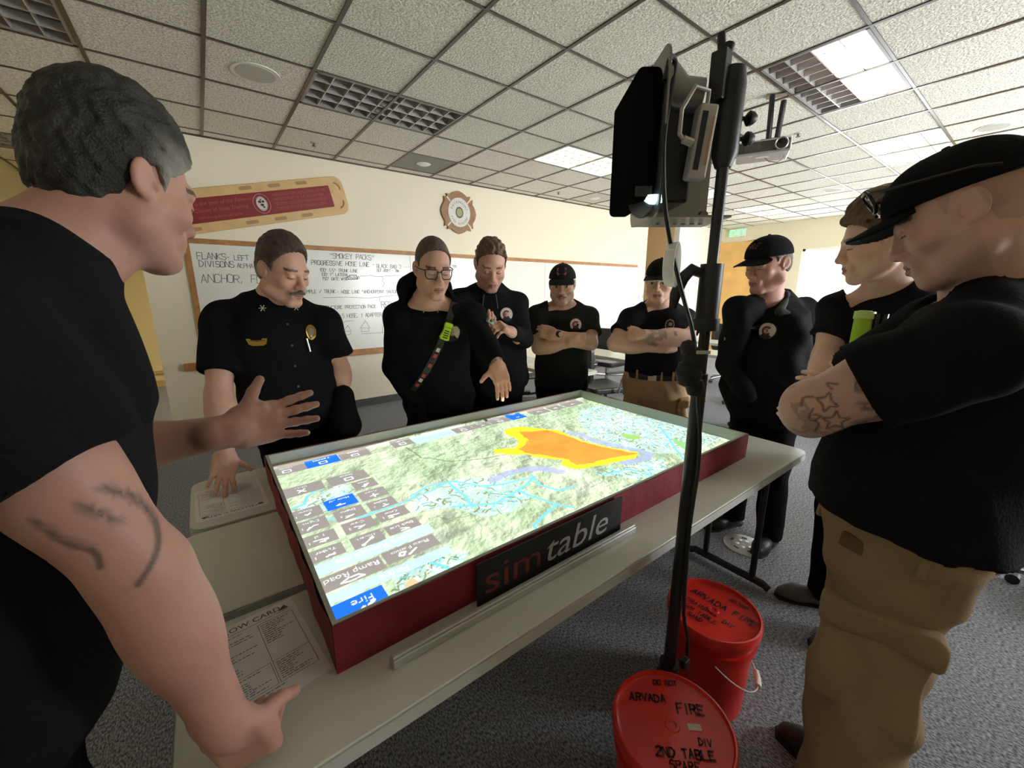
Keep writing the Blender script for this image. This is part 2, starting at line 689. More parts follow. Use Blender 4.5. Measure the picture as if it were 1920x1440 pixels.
# ---- door and exit sign on the far right wall
t = thing('door_1', None, None, (XR, 4.85, 0))
tag(t, kind='structure')
MB().box((XR-.04, 4.36, 0), (XR, 5.3, 2.66)).build('door_panel', MAPLE, t)
MB().box((XR-.055, 4.30, 0), (XR, 4.36, 2.72)).box((XR-.055, 5.3, 0), (XR, 5.345, 2.72)).build('door_frame', mat('door_frame_paint', (.72, .55, .3), .6), t)
MB().cyl((XR-.04, 4.46, 1.02), (XR-.1, 4.46, 1.02), .012).cyl((XR-.1, 4.46, 1.02), (XR-.1, 4.58, 1.02), .011).build('door_handle', CHROME, t)
t = thing('exit_sign', 'green lit exit sign high on the far wall', 'exit sign', (XR, 4.92, 2.78))
MB().box((XR-.06, 4.74, 2.78), (XR, 5.1, 2.97)).build('case', mat('sign_case', (.8, .82, .72), .4), t, bevel=.01)
m = MB()
type_on(m, 'EXIT', .19, (XR-.061, 4.92, 2.81), (0, -1, 0), (0, 0, 1), .002)
m.build('letters', mat('exit_green', (.1, .9, .2), .5, emit=2.2, ecol=(.08, 1, .22)), t)
t = thing('storage_cabinet', 'maple wood cabinet against the far wall under the chin of the capped man', 'cabinet', (XR-.3, 1.2, 0))
MB().box((XR-.5, .5, 0), (XR-.002, 1.72, 1.9)).build('body', MAPLE, t, bevel=.004)
for a, b in ((.52, 1.1), (1.12, 1.7)):
    d = MB().box((XR-.522, a, .06), (XR-.5, b, 1.86)).build('door', MAPLE, t, bevel=.003)
    MB().cyl((XR-.545, (b-.06) if a < 1 else (a+.06), .9), (XR-.545, (b-.06) if a < 1 else (a+.06), 1.06), .006).build('handle', CHROME, d)

# ---- whiteboard
BX0, BX1, BZ0, BZ1 = -.04, 7.28, .775, 2.0
t = thing('whiteboard', 'long whiteboard with an oak frame and handwritten notes', 'whiteboard', (3.6, YB, .77))
MB().box((BX0, YB-.014, BZ0), (BX1, YB-.001, BZ1)).build('panel', mat('whiteboard_surface', (.80, .80, .74), .22, spec=.5), t)
f = MB().box((BX0-.02, YB-.028, BZ1-.02), (BX1+.02, YB-.001, BZ1+.03)).box((BX0-.03, YB-.026, BZ0), (BX0+.018, YB-.001, BZ1))
f.build('frame', OAK, t, bevel=.003)
MB().box((BX1-.012, YB-.02, BZ0), (BX1+.012, YB-.001, BZ1)).build('end_frame', ALUM, t)
MB().box((BX0-.2, YB-.055, .70), (BX1+.02, YB-.001, .775)).build('tray', OAK, t, bevel=.006)
for x in (2.32, 4.75):
    MB().box((x-.003, YB-.0155, BZ0), (x+.003, YB-.013, BZ1-.02)).build('seam', mat('seam_grey', (.45, .45, .42), .5), t)
ink = MB()
LNS = [('FLANKS', 370, 485, .062), ('- LEFT', 425, 487, .05), ('DIVISONS -', 374, 500, .062), ('ALPHA', 445, 502, .045), ('ANCHOR, FLANK', 378, 530, .085), ('"SMOKEY PACKS"', 618, 484, .058),
       ('PROGRESSIVE HOSE LINE -', 584, 496, .050), ('BLACK BAG 3 ---', 706, 502, .045), ('OUT 200FT - 2IN', 707, 509, .03), ("100' 1.5\" TRUNK LINE", 600, 509, .036), ("100' 1\" LATERAL", 603, 517, .034), ("150' GATE WYE", 605, 525, .034),
       ('SIMPLE / TRUNK', 568, 550, .040), ('- HOSE LINE "ANCHORPOINT SHUTOFF"', 632, 550, .038), ('STRUCTURE PROTECTION PACK', 604, 580, .040), ('RED 1', 715, 577, .075), ("200' 1.5 HOSE, 1 ADAPTER, 2 BEND", 612, 597, .046), ('FOOD', 848, 501, .028)]
for s, px, py, h in LNS:
    o = on_y(px, py, YB-.0145)
    pl, _ = strokes(s, h, .05, .3)
    ribbon(ink, pl, o, (1, 0, 0), (0, 0, 1), .0045 if h < .05 else .0055)


def wbl(pts, w=.0042):
    P = [on_y(x, y, YB-.0145) for x, y in pts]
    o = P[0]
    ribbon(ink, [[(p[0]-o[0], p[2]-o[2]) for p in P]], o, (1, 0, 0), (0, 0, 1), w)


wbl([(675, 518), (690, 517), (695, 516), (705, 519), (735, 517), (742, 516), (760, 519)])
wbl([(716, 519), (719, 523), (716, 527), (721, 531), (717, 540)])
wbl([(606, 558), (650, 557), (690, 559), (720, 556), (760, 552)])
wbl([(712, 556), (711, 563), (714, 566)])
wbl([(749, 520), (748, 540)])
for x, y, s in ((652, 622, 1), (685, 616, 1.25)):
    wbl([(x-6*s, y+6), (x-6*s, y-1), (x+5*s, y-1), (x+5*s, y+5), (x-6*s, y+6)])
    wbl([(x-8*s, y), (x, y-12*s), (x+7*s, y-1)])
wbl([(628, 618), (637, 607), (650, 602), (663, 601)])
wbl([(625, 600), (637, 620), (640, 635)])
wbl([(678, 626), (720, 623)])
wbl([(717, 623), (718, 610)])
for k in range(6):
    wbl([(650+4*k, 519+(k % 2)*3), (652+4*k, 521-(k % 2)*3), (654+4*k, 523)], .005)
wbl([(649, 522), (656, 516), (668, 516), (671, 523), (649, 524)], .008)
ink.build('handwriting', mat('marker_ink', (.13, .13, .135), .6), t, label='grey marker handwriting')

# ---- papers and poster on the walls beyond
for x0, x1, z0, z1, s in ((7.36, 7.56, 1.27, 1.53, 'white paper notice on the wall past the end of the whiteboard'), (9.0, 9.45, 1.25, 1.75, 'framed sheet on the pale wall behind the tripod pole')):
    t = thing('wall_notice', s, 'notice', ((x0+x1)/2, YB, z0))
    MB().box((x0, YB-.006, z0), (x1, YB-.001, z1)).build('sheet', mat('paper', (.82, .81, .78), .8), t)
    m = MB()
    pl, _ = strokes('A V', .1)
    ribbon(m, pl, (x0+.04, YB-.0062, (z0+z1)/2-.05), (1, 0, 0), (0, 0, 1), .008)
    m.build('print', mat('print_ink', (.12, .12, .13), .8), t)

# ---- backboard on the wall
ba = math.radians(13.2)
bU, bV = np.array([math.cos(ba), 0, math.sin(ba)]), np.array([-math.sin(ba), 0, math.cos(ba)])
bo = np.array([.66, YB-.001, 2.425])
t = thing('rescue_backboard', 'tilted tan rescue backboard with a red lettered panel on the wall', 'backboard', bo)
hl, hw, r = .905, .205, .10


def rrect(hl, hw, r, n=8):
    P = []
    for cx, cy, a0 in ((hl-r, hw-r, 0), (-hl+r, hw-r, 90), (-hl+r, -hw+r, 180), (hl-r, -hw+r, 270)):
        for k in range(n+1):
            a = math.radians(a0+90*k/n)
            P.append((cx+r*math.cos(a), cy+r*math.sin(a)))
    return P


me_b = MB().prism(rrect(hl, hw, r), bo, bU, bV, .004, .03)
bb = me_b.build('board', mat('varnished_plywood', (.66, .43, .19), .45, var=.08, vscale=9), t, bevel=.006)
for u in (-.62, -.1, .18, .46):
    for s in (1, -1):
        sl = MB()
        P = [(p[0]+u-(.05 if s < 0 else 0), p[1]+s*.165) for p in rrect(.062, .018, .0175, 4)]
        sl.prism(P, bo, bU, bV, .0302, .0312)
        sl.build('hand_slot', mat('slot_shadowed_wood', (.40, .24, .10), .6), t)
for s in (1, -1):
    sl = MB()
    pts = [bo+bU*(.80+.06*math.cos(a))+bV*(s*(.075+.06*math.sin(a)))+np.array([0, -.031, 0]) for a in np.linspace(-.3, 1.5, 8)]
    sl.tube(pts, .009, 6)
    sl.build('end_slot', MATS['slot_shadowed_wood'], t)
red = MB().prism([(p[0], p[1]) for p in rrect(.74, .115, .01, 2)], bo, bU, bV, .0305, .0325).build('red_panel', mat('red_vinyl', (.23, .012, .014), .5, var=.1, vscale=20), t)
for s, u, v, h in (('To the men of the Fairmount', -.62, .045, .052), ('Classes of hose Training', -.62, -.02, .052), ('with lasting thanks and pride', -.60, -.08, .035)):
    m = MB()
    type_on(m, s, h, bo+bU*u+bV*v, bU, bV, .034, .2, False, .95)
    m.build('lettering', mat('faded_orange_ink', (.42, .10, .045), .6), t)
for i, s in enumerate(('PRESENTED FOR DEDICATION, TO THE', 'INSTRUCTORS OF THE 2013 SUMMER', 'SESSION CLASS FOR THEIR ENDURING', 'SUPPORT TO OUR TRAINING CORPS')):
    m = MB()
    type_on(m, s, .044, bo+bU*.13+bV*(.058-.046*i), bU, bV, .034, 0, False, .72)
    m.build('lettering', mat('faded_orange_ink', (.42, .10, .045), .6), t)
m = MB()
m.prism([(.052*math.cos(a), .072*math.sin(a)) for a in np.linspace(0, 2*math.pi, 24, False)], bo-bU*.0, bU, bV, .033, .0345)
sq = m.build('seal', mat('seal_white', (.62, .58, .55), .6), t)
m = MB()
for q, a in ((1.55, 20), (1.0, 0)):
    pts = [bo+bU*(.052*q*math.cos(a))+bV*(.062*q*math.sin(a))+np.array([0, -.035, 0]) for a in np.linspace(0, 2*math.pi, 24, False)]
    m.tube(pts, .003, 5, closed=True)
m.build('seal_ring', mat('seal_pink', (.55, .3, .3), .6), t)
m = MB()
for x, y, rr in ((-.015, .02, .017), (.017, .02, .015), (0, -.012, .018), (0, .04, .01), (.01, -.035, .012)):
    m.prism([(x+rr*math.cos(a), y+rr*.8*math.sin(a)) for a in np.linspace(0, 2*math.pi, 9, False)], bo, bU, bV, .035, .0355)
m.build('seal_mark', mat('seal_dark', (.05, .04, .04), .6), t)

# ---- maltese cross plaque
po = np.array([3.09, YB-.001, 2.595])
PX, PZ = np.array([1., 0, 0]), np.array([0, 0, 1.])
t = thing('cross_plaque', 'brown maltese cross plaque with a white lettered centre on the wall', 'plaque', po)
P = []
for k in range(4):
    base = k*90
    for j in range(9):
        q = (j-4)/4
        a = math.radians(base+q*40)
        rr = .285-.0*abs(q)+(.02 if abs(q) > .9 else 0)-.035*(abs(q) ** 1.2)*(abs(q) < .9)
        P.append((rr*math.cos(a), rr*math.sin(a)))
    a = math.radians(base+45)
    P.append((.235*math.cos(a), .235*math.sin(a)))
MB().prism(P, po, PX, PZ, .002, .03).build('cross', mat('walnut_plaque', (.30, .155, .065), .5, var=.18, vscale=12), t, bevel=.004)
m = MB()
for k in range(4):
    a = math.radians(45+90*k)
    d = PX*math.cos(a)+PZ*math.sin(a)
    n = PX*-math.sin(a)+PZ*math.cos(a)
    c = po+np.array([0, -.031, 0])
    m.add([c+d*.19-n*.007, c+d*.27-n*.011, c+d*.27+n*.011, c+d*.19+n*.007], [(0, 1, 2, 3)])
m.build('notch', mat('notch_pale', (.72, .68, .58), .6), t)
MB().prism([(.178*math.cos(a), .195*math.sin(a)) for a in np.linspace(0, 2*math.pi, 40, False)], po, PX, PZ, .03, .036).build('disc', mat('plaque_white', (.66, .64, .58), .55, var=.1, vscale=30), t)
MB().prism([(.062*math.cos(a), .075*math.sin(a)) for a in np.linspace(0, 2*math.pi, 28, False)], po, PX, PZ, .036, .039).build('badge_ring', mat('badge_brown', (.12, .09, .05), .5), t)
MB().prism([(.045*math.cos(a), .055*math.sin(a)) for a in np.linspace(0, 2*math.pi, 24, False)], po, PX, PZ, .039, .040).build('badge_centre', mat('badge_green', (.34, .33, .16), .5), t)
m = MB()


def arc_text(m, s, r, a0, a1, size, inward):
    for i, ch in enumerate(s):
        if ch == ' ':
            continue
        a = a0+(a1-a0)*i/(len(s)-1)
        rad = PX*math.cos(a)+PZ*math.sin(a)
        up = rad if inward else -rad
        right = np.cross(up, np.array([0, -1., 0]))
        right = np.cross(np.array([0, -1., 0]), up)*-1
        type_on(m, ch, size, po+rad*r*np.array([1, 1, 1.08]), right, up, .0365)


arc_text(m, 'FAIRMOUNT', .112, math.radians(158), math.radians(22), .046, True)
arc_text(m, 'FIRE ACADEMY', .150, math.radians(206), math.radians(334), .042, False)
m.build('lettering', mat('plaque_letter', (.13, .09, .06), .6), t)
# ================================================================ tables
TOP = mat('laminate_top', (.56, .55, .47), .4, bump=.03, bscale=400)
TEDGE = mat('table_edge_band', (.5, .5, .46), .5)
PAPER = mat('sheet_paper', (.74, .70, .70), .85)
INK = mat('sheet_ink', (.09, .08, .09), .8)


def training_table(x0, x1, y0, y1, label, group='training tables under the sand table', z=.745, rnd=.05):
    cx, cy = (x0+x1)/2, (y0+y1)/2
    t = thing('training_table', label, 'table', (cx, cy, 0), group)
    hl, hw = (x1-x0)/2, (y1-y0)/2
    MB().prism(rrect(hl, hw, rnd, 6), (cx, cy, 0), (1, 0, 0), (0, 1, 0), z-.006, z).build('tabletop', TOP, t, smooth=True, bevel=.003, angle=60)
    MB().prism(rrect(hl+.002, hw+.002, rnd, 6), (cx, cy, 0), (1, 0, 0), (0, 1, 0), z-.036, z-.006).build('edge_band', TEDGE, t, smooth=True, angle=50)
    along = hl > hw
    for s in (-1, 1):
        m = MB()
        L, Wd = (hl, hw) if along else (hw, hl)

        def p(a, b, c):
            return (cx+a, cy+b, c) if along else (cx+b, cy+a, c)
        a = s*(L-.17)
        for b in (-.55*Wd, .55*Wd):
            m.cyl(p(a, b, .04), p(a, b, z-.05), .016, n=10)
        m.tube([p(a, -.92*Wd, .02), p(a, -.8*Wd, .035), p(a, .8*Wd, .035), p(a, .92*Wd, .02)], .02, 8)
        m.tube([p(a, -.8*Wd, z-.05), p(a, .8*Wd, z-.05)], .014, 8)
        m.build('leg', BLACKM, t, smooth=True)
    return t


training_table(-.145, 2.29, .60, 1.057, 'beige training table in front under the red sand tray, nearest the buckets')
training_table(-.16, 2.28, 1.09, 1.547, 'middle beige training table under the sand tray with nothing on its end')
training_table(-.135, 2.28, 1.57, 2.0, 'far beige training table under the hand of the man with a moustache')

# ---------------------------------------------------------------- projected map, its light painted into the sand's vertex colours
SX0, SX1, SY0, SY1, SZ = .132, 1.943, .768, 1.807, .812
HX = .0021
nx, ny = int((SX1-SX0)/HX)+1, int((SY1-SY0)/HX)+1
gx = np.linspace(SX0, SX1, nx)
gy = np.linspace(SY0, SY1, ny)
MXg, MYg = np.meshgrid(gx, gy, indexing='ij')


def vnoise(X, Y, f, seed):
    """smooth lattice noise, 0..1"""
    r = np.random.default_rng(seed).random((64, 64))
    x, y = X*f, Y*f
    xi, yi = np.floor(x).astype(int), np.floor(y).astype(int)
    fx, fy = x-xi, y-yi
    fx, fy = fx*fx*(3-2*fx), fy*fy*(3-2*fy)
    a, b = r[xi % 64, yi % 64], r[(xi+1) % 64, yi % 64]
    c, d = r[xi % 64, (yi+1) % 64], r[(xi+1) % 64, (yi+1) % 64]
    return (a*(1-fx)+b*fx)*(1-fy)+(c*(1-fx)+d*fx)*fy


def fbm(X, Y, f, seed, o=4):
    s, a, t = 0, .5, 0
    for i in range(o):
        s = s+a*vnoise(X, Y, f, seed+i)
        t += a
        a *= .5
        f *= 2.03
    return s/t


def inpoly(X, Y, P):
    r = np.zeros(X.shape, bool)
    n = len(P)
    for i in range(n):
        (x0, y0), (x1, y1) = P[i], P[(i+1) % n]
        c = (y0 > Y) != (y1 > Y)
        r ^= c & (X < (x1-x0)*(Y-y0)/((y1-y0) or 1e-9)+x0)
    return r


def nearline(X, Y, P, w):
    m = np.zeros(X.shape, bool)
    for (a, b) in zip(P[:-1], P[1:]):
        a, b = np.array(a), np.array(b)
        d = b-a
        L2 = max(d@d, 1e-9)
        i0, i1 = np.searchsorted(gx, (min(a[0], b[0])-w*2, max(a[0], b[0])+w*2))
        j0, j1 = np.searchsorted(gy, (min(a[1], b[1])-w*2, max(a[1], b[1])+w*2))
        if i0 >= i1 or j0 >= j1:
            continue
        x, y = X[i0:i1, j0:j1], Y[i0:i1, j0:j1]
        t = np.clip(((x-a[0])*d[0]+(y-a[1])*d[1])/L2, 0, 1)
        m[i0:i1, j0:j1] |= np.hypot(x-a[0]-t*d[0], y-a[1]-t*d[1]) < w
    return m


IMG = np.zeros((nx, ny, 3))
wx = MXg+.02*(fbm(MXg, MYg, 9, 3)-.5)
wy = MYg+.02*(fbm(MXg, MYg, 9, 5)-.5)
hgt = fbm(wx, wy, 7, 11, 6)
gxh, gyh = np.gradient(hgt, HX)
shade = np.clip(.5+.07*(gxh*.6-gyh*.8), 0, 1)
veg = fbm(wx, wy, 4, 31, 3)
pale = fbm(MXg, MYg, 11, 41, 4)
base = np.stack([.50+.32*veg, .72+.16*veg, .42+.22*veg], -1)
base = base*(.40+.82*shade)[..., None]
base = np.clip(base+((pale > .60)*.10)[..., None], 0, 1)
IMG[:] = base
# ravine lines
for s in range(26):
    r = np.random.default_rng(100+s)
    x, y = r.uniform(.5, 1.5), r.uniform(.85, 1.7)
    a = r.uniform(0, 6.28)
    P = [(x, y)]
    for k in range(9):
        a += r.normal(0, .5)
        x, y = x+.022*math.cos(a), y+.022*math.sin(a)
        P.append((x, y))
    IMG[nearline(MXg, MYg, P, .0016)] *= (.55, .62, .5)


def town(P, dens, seed, w0=.006):
    m = inpoly(wx, wy, P)
    r = np.random.default_rng(seed)
    IMG[m] = IMG[m]*.45+np.array([.62, .86, .90])*.55
    xs, ys = [p[0] for p in P], [p[1] for p in P]
    for k in range(dens):
        x, y = r.uniform(min(xs), max(xs)), r.uniform(min(ys), max(ys))
        if not inpoly(np.array([x]), np.array([y]), P)[0]:
            continue
        a = r.choice([0, .5, 1.0, 1.57, 2.2])+r.normal(0, .2)
        L = r.uniform(.006, .022)
        c = [(.16, .62, .86), (.30, .74, .93), (.30, .36, .16), (.36, .40, .2), (.9, .97, .97), (.92, .95, .85), (.2, .3, .12)][r.integers(7)]
        b = r.normal(0, .7)
        P2 = [(x, y), (x+L*math.cos(a), y+L*math.sin(a)), (x+L*math.cos(a)+L*.7*math.cos(a+b), y+L*math.sin(a)+L*.7*math.sin(a+b))]
        IMG[nearline(MXg, MYg, P2, r.uniform(.0014, .0034))] = c


town([(1.516, 1.395), (1.752, 1.451), (1.917, 1.391), (1.94, 1.105), (1.94, .868), (1.648, .845), (1.516, .945), (1.441, 1.121), (1.469, 1.278)], 900, 1)
town([(1.52, 1.40), (1.94, 1.42), (1.94, 1.6), (1.75, 1.62), (1.6, 1.5)], 200, 9)
town([(.45, 1.143), (.508, 1.231), (.672, 1.26), (.862, 1.174), (.837, .982), (.714, .943), (.613, .98), (.577, 1.088)], 260, 2)
town([(1.145, .959), (1.328, .946), (1.483, .897), (1.406, .823), (1.24, .831)], 180, 3)
town([(.26, .78), (.3, .878), (.391, .9), (.478, .849), (.40, .78)], 130, 4)
town([(.14, 1.38), (.25, 1.45), (.33, 1.5), (.35, 1.36), (.24, 1.3)], 110, 5)
IMG[inpoly(wx, wy, [(1.606, 1.204), (1.64, 1.149), (1.64, 1.102), (1.584, 1.108), (1.566, 1.158)])] = (.36, .62, .16)
IMG[inpoly(wx, wy, [(1.70, .97), (1.74, 1.0), (1.73, .93), (1.66, .88)])] = (.30, .66, .22)
IMG[inpoly(wx, wy, [(.30, .83), (.33, .85), (.34, .81), (.31, .80)])] = (.85, .55, .3)
PUR = np.array([.42, .45, .80])
for P, w in (([(1.396, 1.362), (1.427, 1.31), (1.418, 1.198), (1.445, 1.093), (1.478, 1.02), (1.487, .962), (1.428, .945), (1.319, .966)], .021), ([(.794, 1.168), (.867, 1.182), (.95, 1.167), (1.017, 1.129), (1.045, 1.065)], .021)):
    m = nearline(wx, wy, P, w)
    IMG[m] = IMG[m]*.25+PUR*.75
for P in ([(.493, 1.242), (.569, 1.274), (.666, 1.248), (.726, 1.155), (.814, 1.109), (.93, 1.093)], [(.646, 1.253), (.642, 1.129), (.627, 1.051)], [(.937, 1.117), (.909, 1.037), (.938, .953), (1.005, .944)],
          [(.815, 1.046), (.839, .956), (.859, .897), (.892, .842)], [(.866, .891), (.786, .868), (.72, .843), (.711, .79)], [(.381, .894), (.434, .79)], [(.134, 1.402), (.183, 1.408), (.201, 1.462), (.252, 1.498)],
          [(.217, 1.26), (.315, 1.205), (.463, 1.218), (.646, 1.253)], [(1.162, .947), (1.285, .914), (1.308, .807)], [(1.844, 1.148), (1.69, .975), (1.556, .842)], [(.93, 1.093), (.87, 1.06), (.815, 1.046)], [(.577, 1.088), (.70, 1.02), (.815, 1.046)]):
    IMG[nearline(wx, wy, P, .0055)] = (.22, .68, .95)
m = nearline(MXg+.02*(fbm(MXg, MYg, 30, 77)-.5), MYg, [(.654, 1.675), (.666, 1.53), (.757, 1.412), (.862, 1.367), (1.006, 1.331)], .004)
IMG[m] *= (.45, .5, .35)
jx = MXg+.018*(fbm(MXg, MYg, 28, 51)-.5)
jy = MYg+.018*(fbm(MXg, MYg, 28, 53)-.5)
fire = inpoly(jx, jy, [(1.16, 1.602), (1.257, 1.591), (1.319, 1.512), (1.38, 1.415), (1.367, 1.29), (1.377, 1.212), (1.405, 1.123), (1.46, 1.003), (1.401, .973), (1.283, .993), (1.227, 1.003), (1.11, 1.047), (1.09, 1.106), (1.133, 1.141), (1.07, 1.224), (1.055, 1.279), (.94, 1.381), (.968, 1.421), (1.054, 1.373), (1.108, 1.415), (1.139, 1.463), (1.124, 1.539)])
IMG[fire] = (1.0, .80, .02)
core = inpoly(jx, jy, [(1.205, 1.53), (1.336, 1.458), (1.357, 1.316), (1.366, 1.202), (1.404, 1.092), (1.45, .995), (1.318, 1.036), (1.212, 1.047), (1.143, 1.073), (1.155, 1.131), (1.115, 1.204), (1.061, 1.304), (1.056, 1.355), (1.113, 1.369), (1.167, 1.414), (1.182, 1.467)])
hot = fbm(MXg, MYg, 13, 61, 4)
IMG[core] = np.stack([.98+0*hot, .25+.16*hot, .03+.02*hot], -1)[core]

# control panel tiles, projected light painted as colour
GREY, BLUE, PALE = (.33, .29, .27), (.0, .16, .95), (.60, .78, .97)


def rect(x0, x1, y0, y1, c, a=1.):
    i0, i1 = np.searchsorted(gx, (x0, x1))
    j0, j1 = np.searchsorted(gy, (y0, y1))
    IMG[i0:i1, j0:j1] = IMG[i0:i1, j0:j1]*(1-a)+np.array(c)*a


def label(txt, size, cx, cy, c=(.97, .99, 1.), flip=True):
    """type seen upright from the far side of the table"""
    V, T = type_mesh(txt, size)
    w = V[:, 0].max()
    s = -1 if flip else 1
    P = np.stack([cx+s*(V[:, 0]-w/2), cy+s*V[:, 1]], -1)
    for t in T:
        q = P[t]
        i0, i1 = np.searchsorted(gx, (q[:, 0].min(), q[:, 0].max()+HX))
        j0, j1 = np.searchsorted(gy, (q[:, 1].min(), q[:, 1].max()+HX))
        if i1 <= i0 or j1 <= j0:
            continue
        x, y = MXg[i0:i1, j0:j1], MYg[i0:i1, j0:j1]
        d = []
        for k in range(3):
            a, b = q[k], q[(k+1) % 3]
            d.append((b[0]-a[0])*(y-a[1])-(b[1]-a[1])*(x-a[0]))
        m = ((d[0] >= 0) & (d[1] >= 0) & (d[2] >= 0)) | ((d[0] <= 0) & (d[1] <= 0) & (d[2] <= 0))
        IMG[i0:i1, j0:j1][m] = c


def icon(pls, w=.003, c=(.97, .99, 1.)):
    for P in pls:
        IMG[nearline(MXg, MYg, P, w)] = c


rect(.10, .46, .876, .915, PALE, .85)
rect(.10, .465, .995, .046+1.0, PALE, .85)
label('Flame', .034, .30, .905)
label('Place Resources', .034, .30, 1.034)
rect(.10, .256, .78, .870, BLUE)
label('Fire', .034, .205, .857)
icon([[(.20, .822), (.19, .808), (.205, .797), (.22, .803), (.213, .822), (.225, .831)], [(.198, .806), (.21, .802)]], .005)
rect(.10, .290, .922, .986, GREY)
label('Ramp Road', .030, .215, .972)
icon([[(.18, .935), (.20, .946), (.225, .944), (.235, .932), (.20, .930), (.18, .935)]], .003)
rect(.297, .450, .930, .990, GREY)
label('Place Flames', .022, .375, .978)
icon([[(.36, .94), (.385, .955)], [(.345, .945), (.355, .958), (.342, .962), (.335, .95), (.345, .945)]], .0035)
for x0, x1, y0, y1, c, s, s2 in ((.135, .225, 1.056, 1.113, GREY, 'Tanker', '1'), (.135, .225, 1.130, 1.195, GREY, 'Heli', '1'), (.133, .222, 1.215, 1.290, GREY, 'Engine', '1'), (.130, .224, 1.304, 1.374, GREY, 'Crew', '1'),
                                 (.126, .270, 1.487, 1.566, GREY, 'Close', ''), (.244, .334, 1.217, 1.290, GREY, 'Engine', '3'), (.247, .339, 1.136, 1.202, GREY, 'Crew', '2'), (.247, .334, 1.049, 1.112, GREY, 'Dozers', ''),
                                 (.286, .430, 1.480, 1.565, GREY, 'Search', ''), (.351, .433, 1.393, 1.467, GREY, 'Draw', ''), (.345, .440, 1.304, 1.373, GREY, 'Zoom', ''), (.350, .440, 1.222, 1.285, GREY, 'Engine', '2'),
                                 (.351, .448, 1.140, 1.200, GREY, 'Crew', '1'), (.348, .448, 1.052, 1.107, GREY, 'Black Line', ''), (.237, .334, 1.308, 1.386, BLUE, 'Hose Lay', ''),
                                 (.11, .250, 1.706, 1.781, GREY, 'Terrain', ''), (.250, .381, 1.706, 1.786, BLUE, 'Viewport', ''), (.383, .510, 1.704, 1.784, GREY, 'Layers', ''), (.616, .715, 1.706, 1.785, GREY, 'Time', ''),
                                 (.717, .938, 1.688, 1.775, PALE, '', ''), (.940, 1.05, 1.704, 1.775, GREY, 'Play', ''), (1.054, 1.157, 1.705, 1.775, GREY, 'Stop', ''), (1.166, 1.293, 1.704, 1.785, GREY, 'Fast', ''),
                                 (1.295, 1.40, 1.70, 1.80, BLUE, 'Wind', ''), (1.452, 1.585, 1.70, 1.80, GREY, 'Save', ''), (1.60, 1.70, 1.70, 1.80, GREY, 'Load', ''), (1.72, 1.87, 1.70, 1.80, GREY, 'Setup', '')):
    rect(x0, x1, y0, y1, c)
    cx, cy = (x0+x1)/2, (y0+y1)/2
    if s:
        label(s, .018, cx, y1-.012)
    if s2:
        label(s2, .018, x0+.018, cy-.002)
    r = np.random.default_rng(int(x0*1e4+y0*1e3))
    if s == 'Close':
        icon([[(cx-.014, cy-.02), (cx+.008, cy+.002)], [(cx+.008, cy-.02), (cx-.014, cy+.002)]], .0035)
    elif s == 'Zoom':
        icon([[(cx-.012, cy-.014), (cx+.012, cy-.014)], [(cx, cy-.026), (cx, cy-.002)]], .003)
    elif s in ('Search', 'Play', 'Fast', 'Viewport', 'Layers', 'Terrain', 'Time'):
        icon([[(cx-.014, cy-.022), (cx+.014, cy-.022), (cx+.014, cy), (cx-.014, cy), (cx-.014, cy-.022)]], .0028)
    elif s == 'Dozers':
        icon([[(cx-.016, cy-.02), (cx+.012, cy)]], .003)
        icon([[(cx-.017, cy-.021), (cx-.016, cy-.02)], [(cx+.012, cy), (cx+.013, cy)]], .006)
    elif s:
        P = [(cx+r.uniform(-.02, .02), cy-.012+r.uniform(-.011, .011)) for k in range(5)]
        icon([P], .0026)
icon([[(.73, 1.735), (.925, 1.728)]], .0035, (.5, .66, .85))
rect(.86, 1.19, .806, .826, (.93, .97, 1.), .9)
label('BASED ON SIMULATION', .020, 1.022, .822, (.35, .55, .85))
# sand beyond the edge of the painted projection
top_edge = 1.79-.012*np.sin(MXg*5)
out = (MYg > top_edge)
IMG[out] = (.36, .29, .22)
inside = (MYg < SY1-.004)
# ---------------------------------------------------------------- sand table
t = thing('sand_table', 'low red sided sand tray with a bright projected fire map, lettered front', 'sand table', (1.04, 1.28, .745))
BX = [.118, 1.957, .752, 1.822, .745, .864]
REDC = mat('red_canvas', (.21, .010, .022), .75, bump=.5, bscale=26, var=.15, vscale=14)
LINER = mat('grey_liner', (.40, .42, .37), .7, bump=.15, bscale=24)
m = MB()
x0, x1, y0, y1, z0, z1 = BX
th = .012


def wavy(a, b, z0, z1, out, n=60, amp=.0028):
    """an upright cloth side from a to b, rippling outwards"""
    a, b, out = np.array(a), np.array(b), np.array(out)
    V, F = [], []
    for i in range(n+1):
        u = i/n
        p = a+(b-a)*u
        w = amp*(1.6+math.sin(u*23+1)+.6*math.sin(u*61))*min(1, 9*u, 9*(1-u))
        for k, f in enumerate((0, .25, .5, .75, 1)):
            q = p+out*(w*math.sin(f*math.pi)*1.2+.0025*f*(1+math.sin(3*f+u*40)))
            V.append((q[0], q[1], z0+(z1-z0)*f))
    for i in range(n):
        for k in range(4):
            F.append((i*5+k, (i+1)*5+k, (i+1)*5+k+1, i*5+k+1))
    return V, F


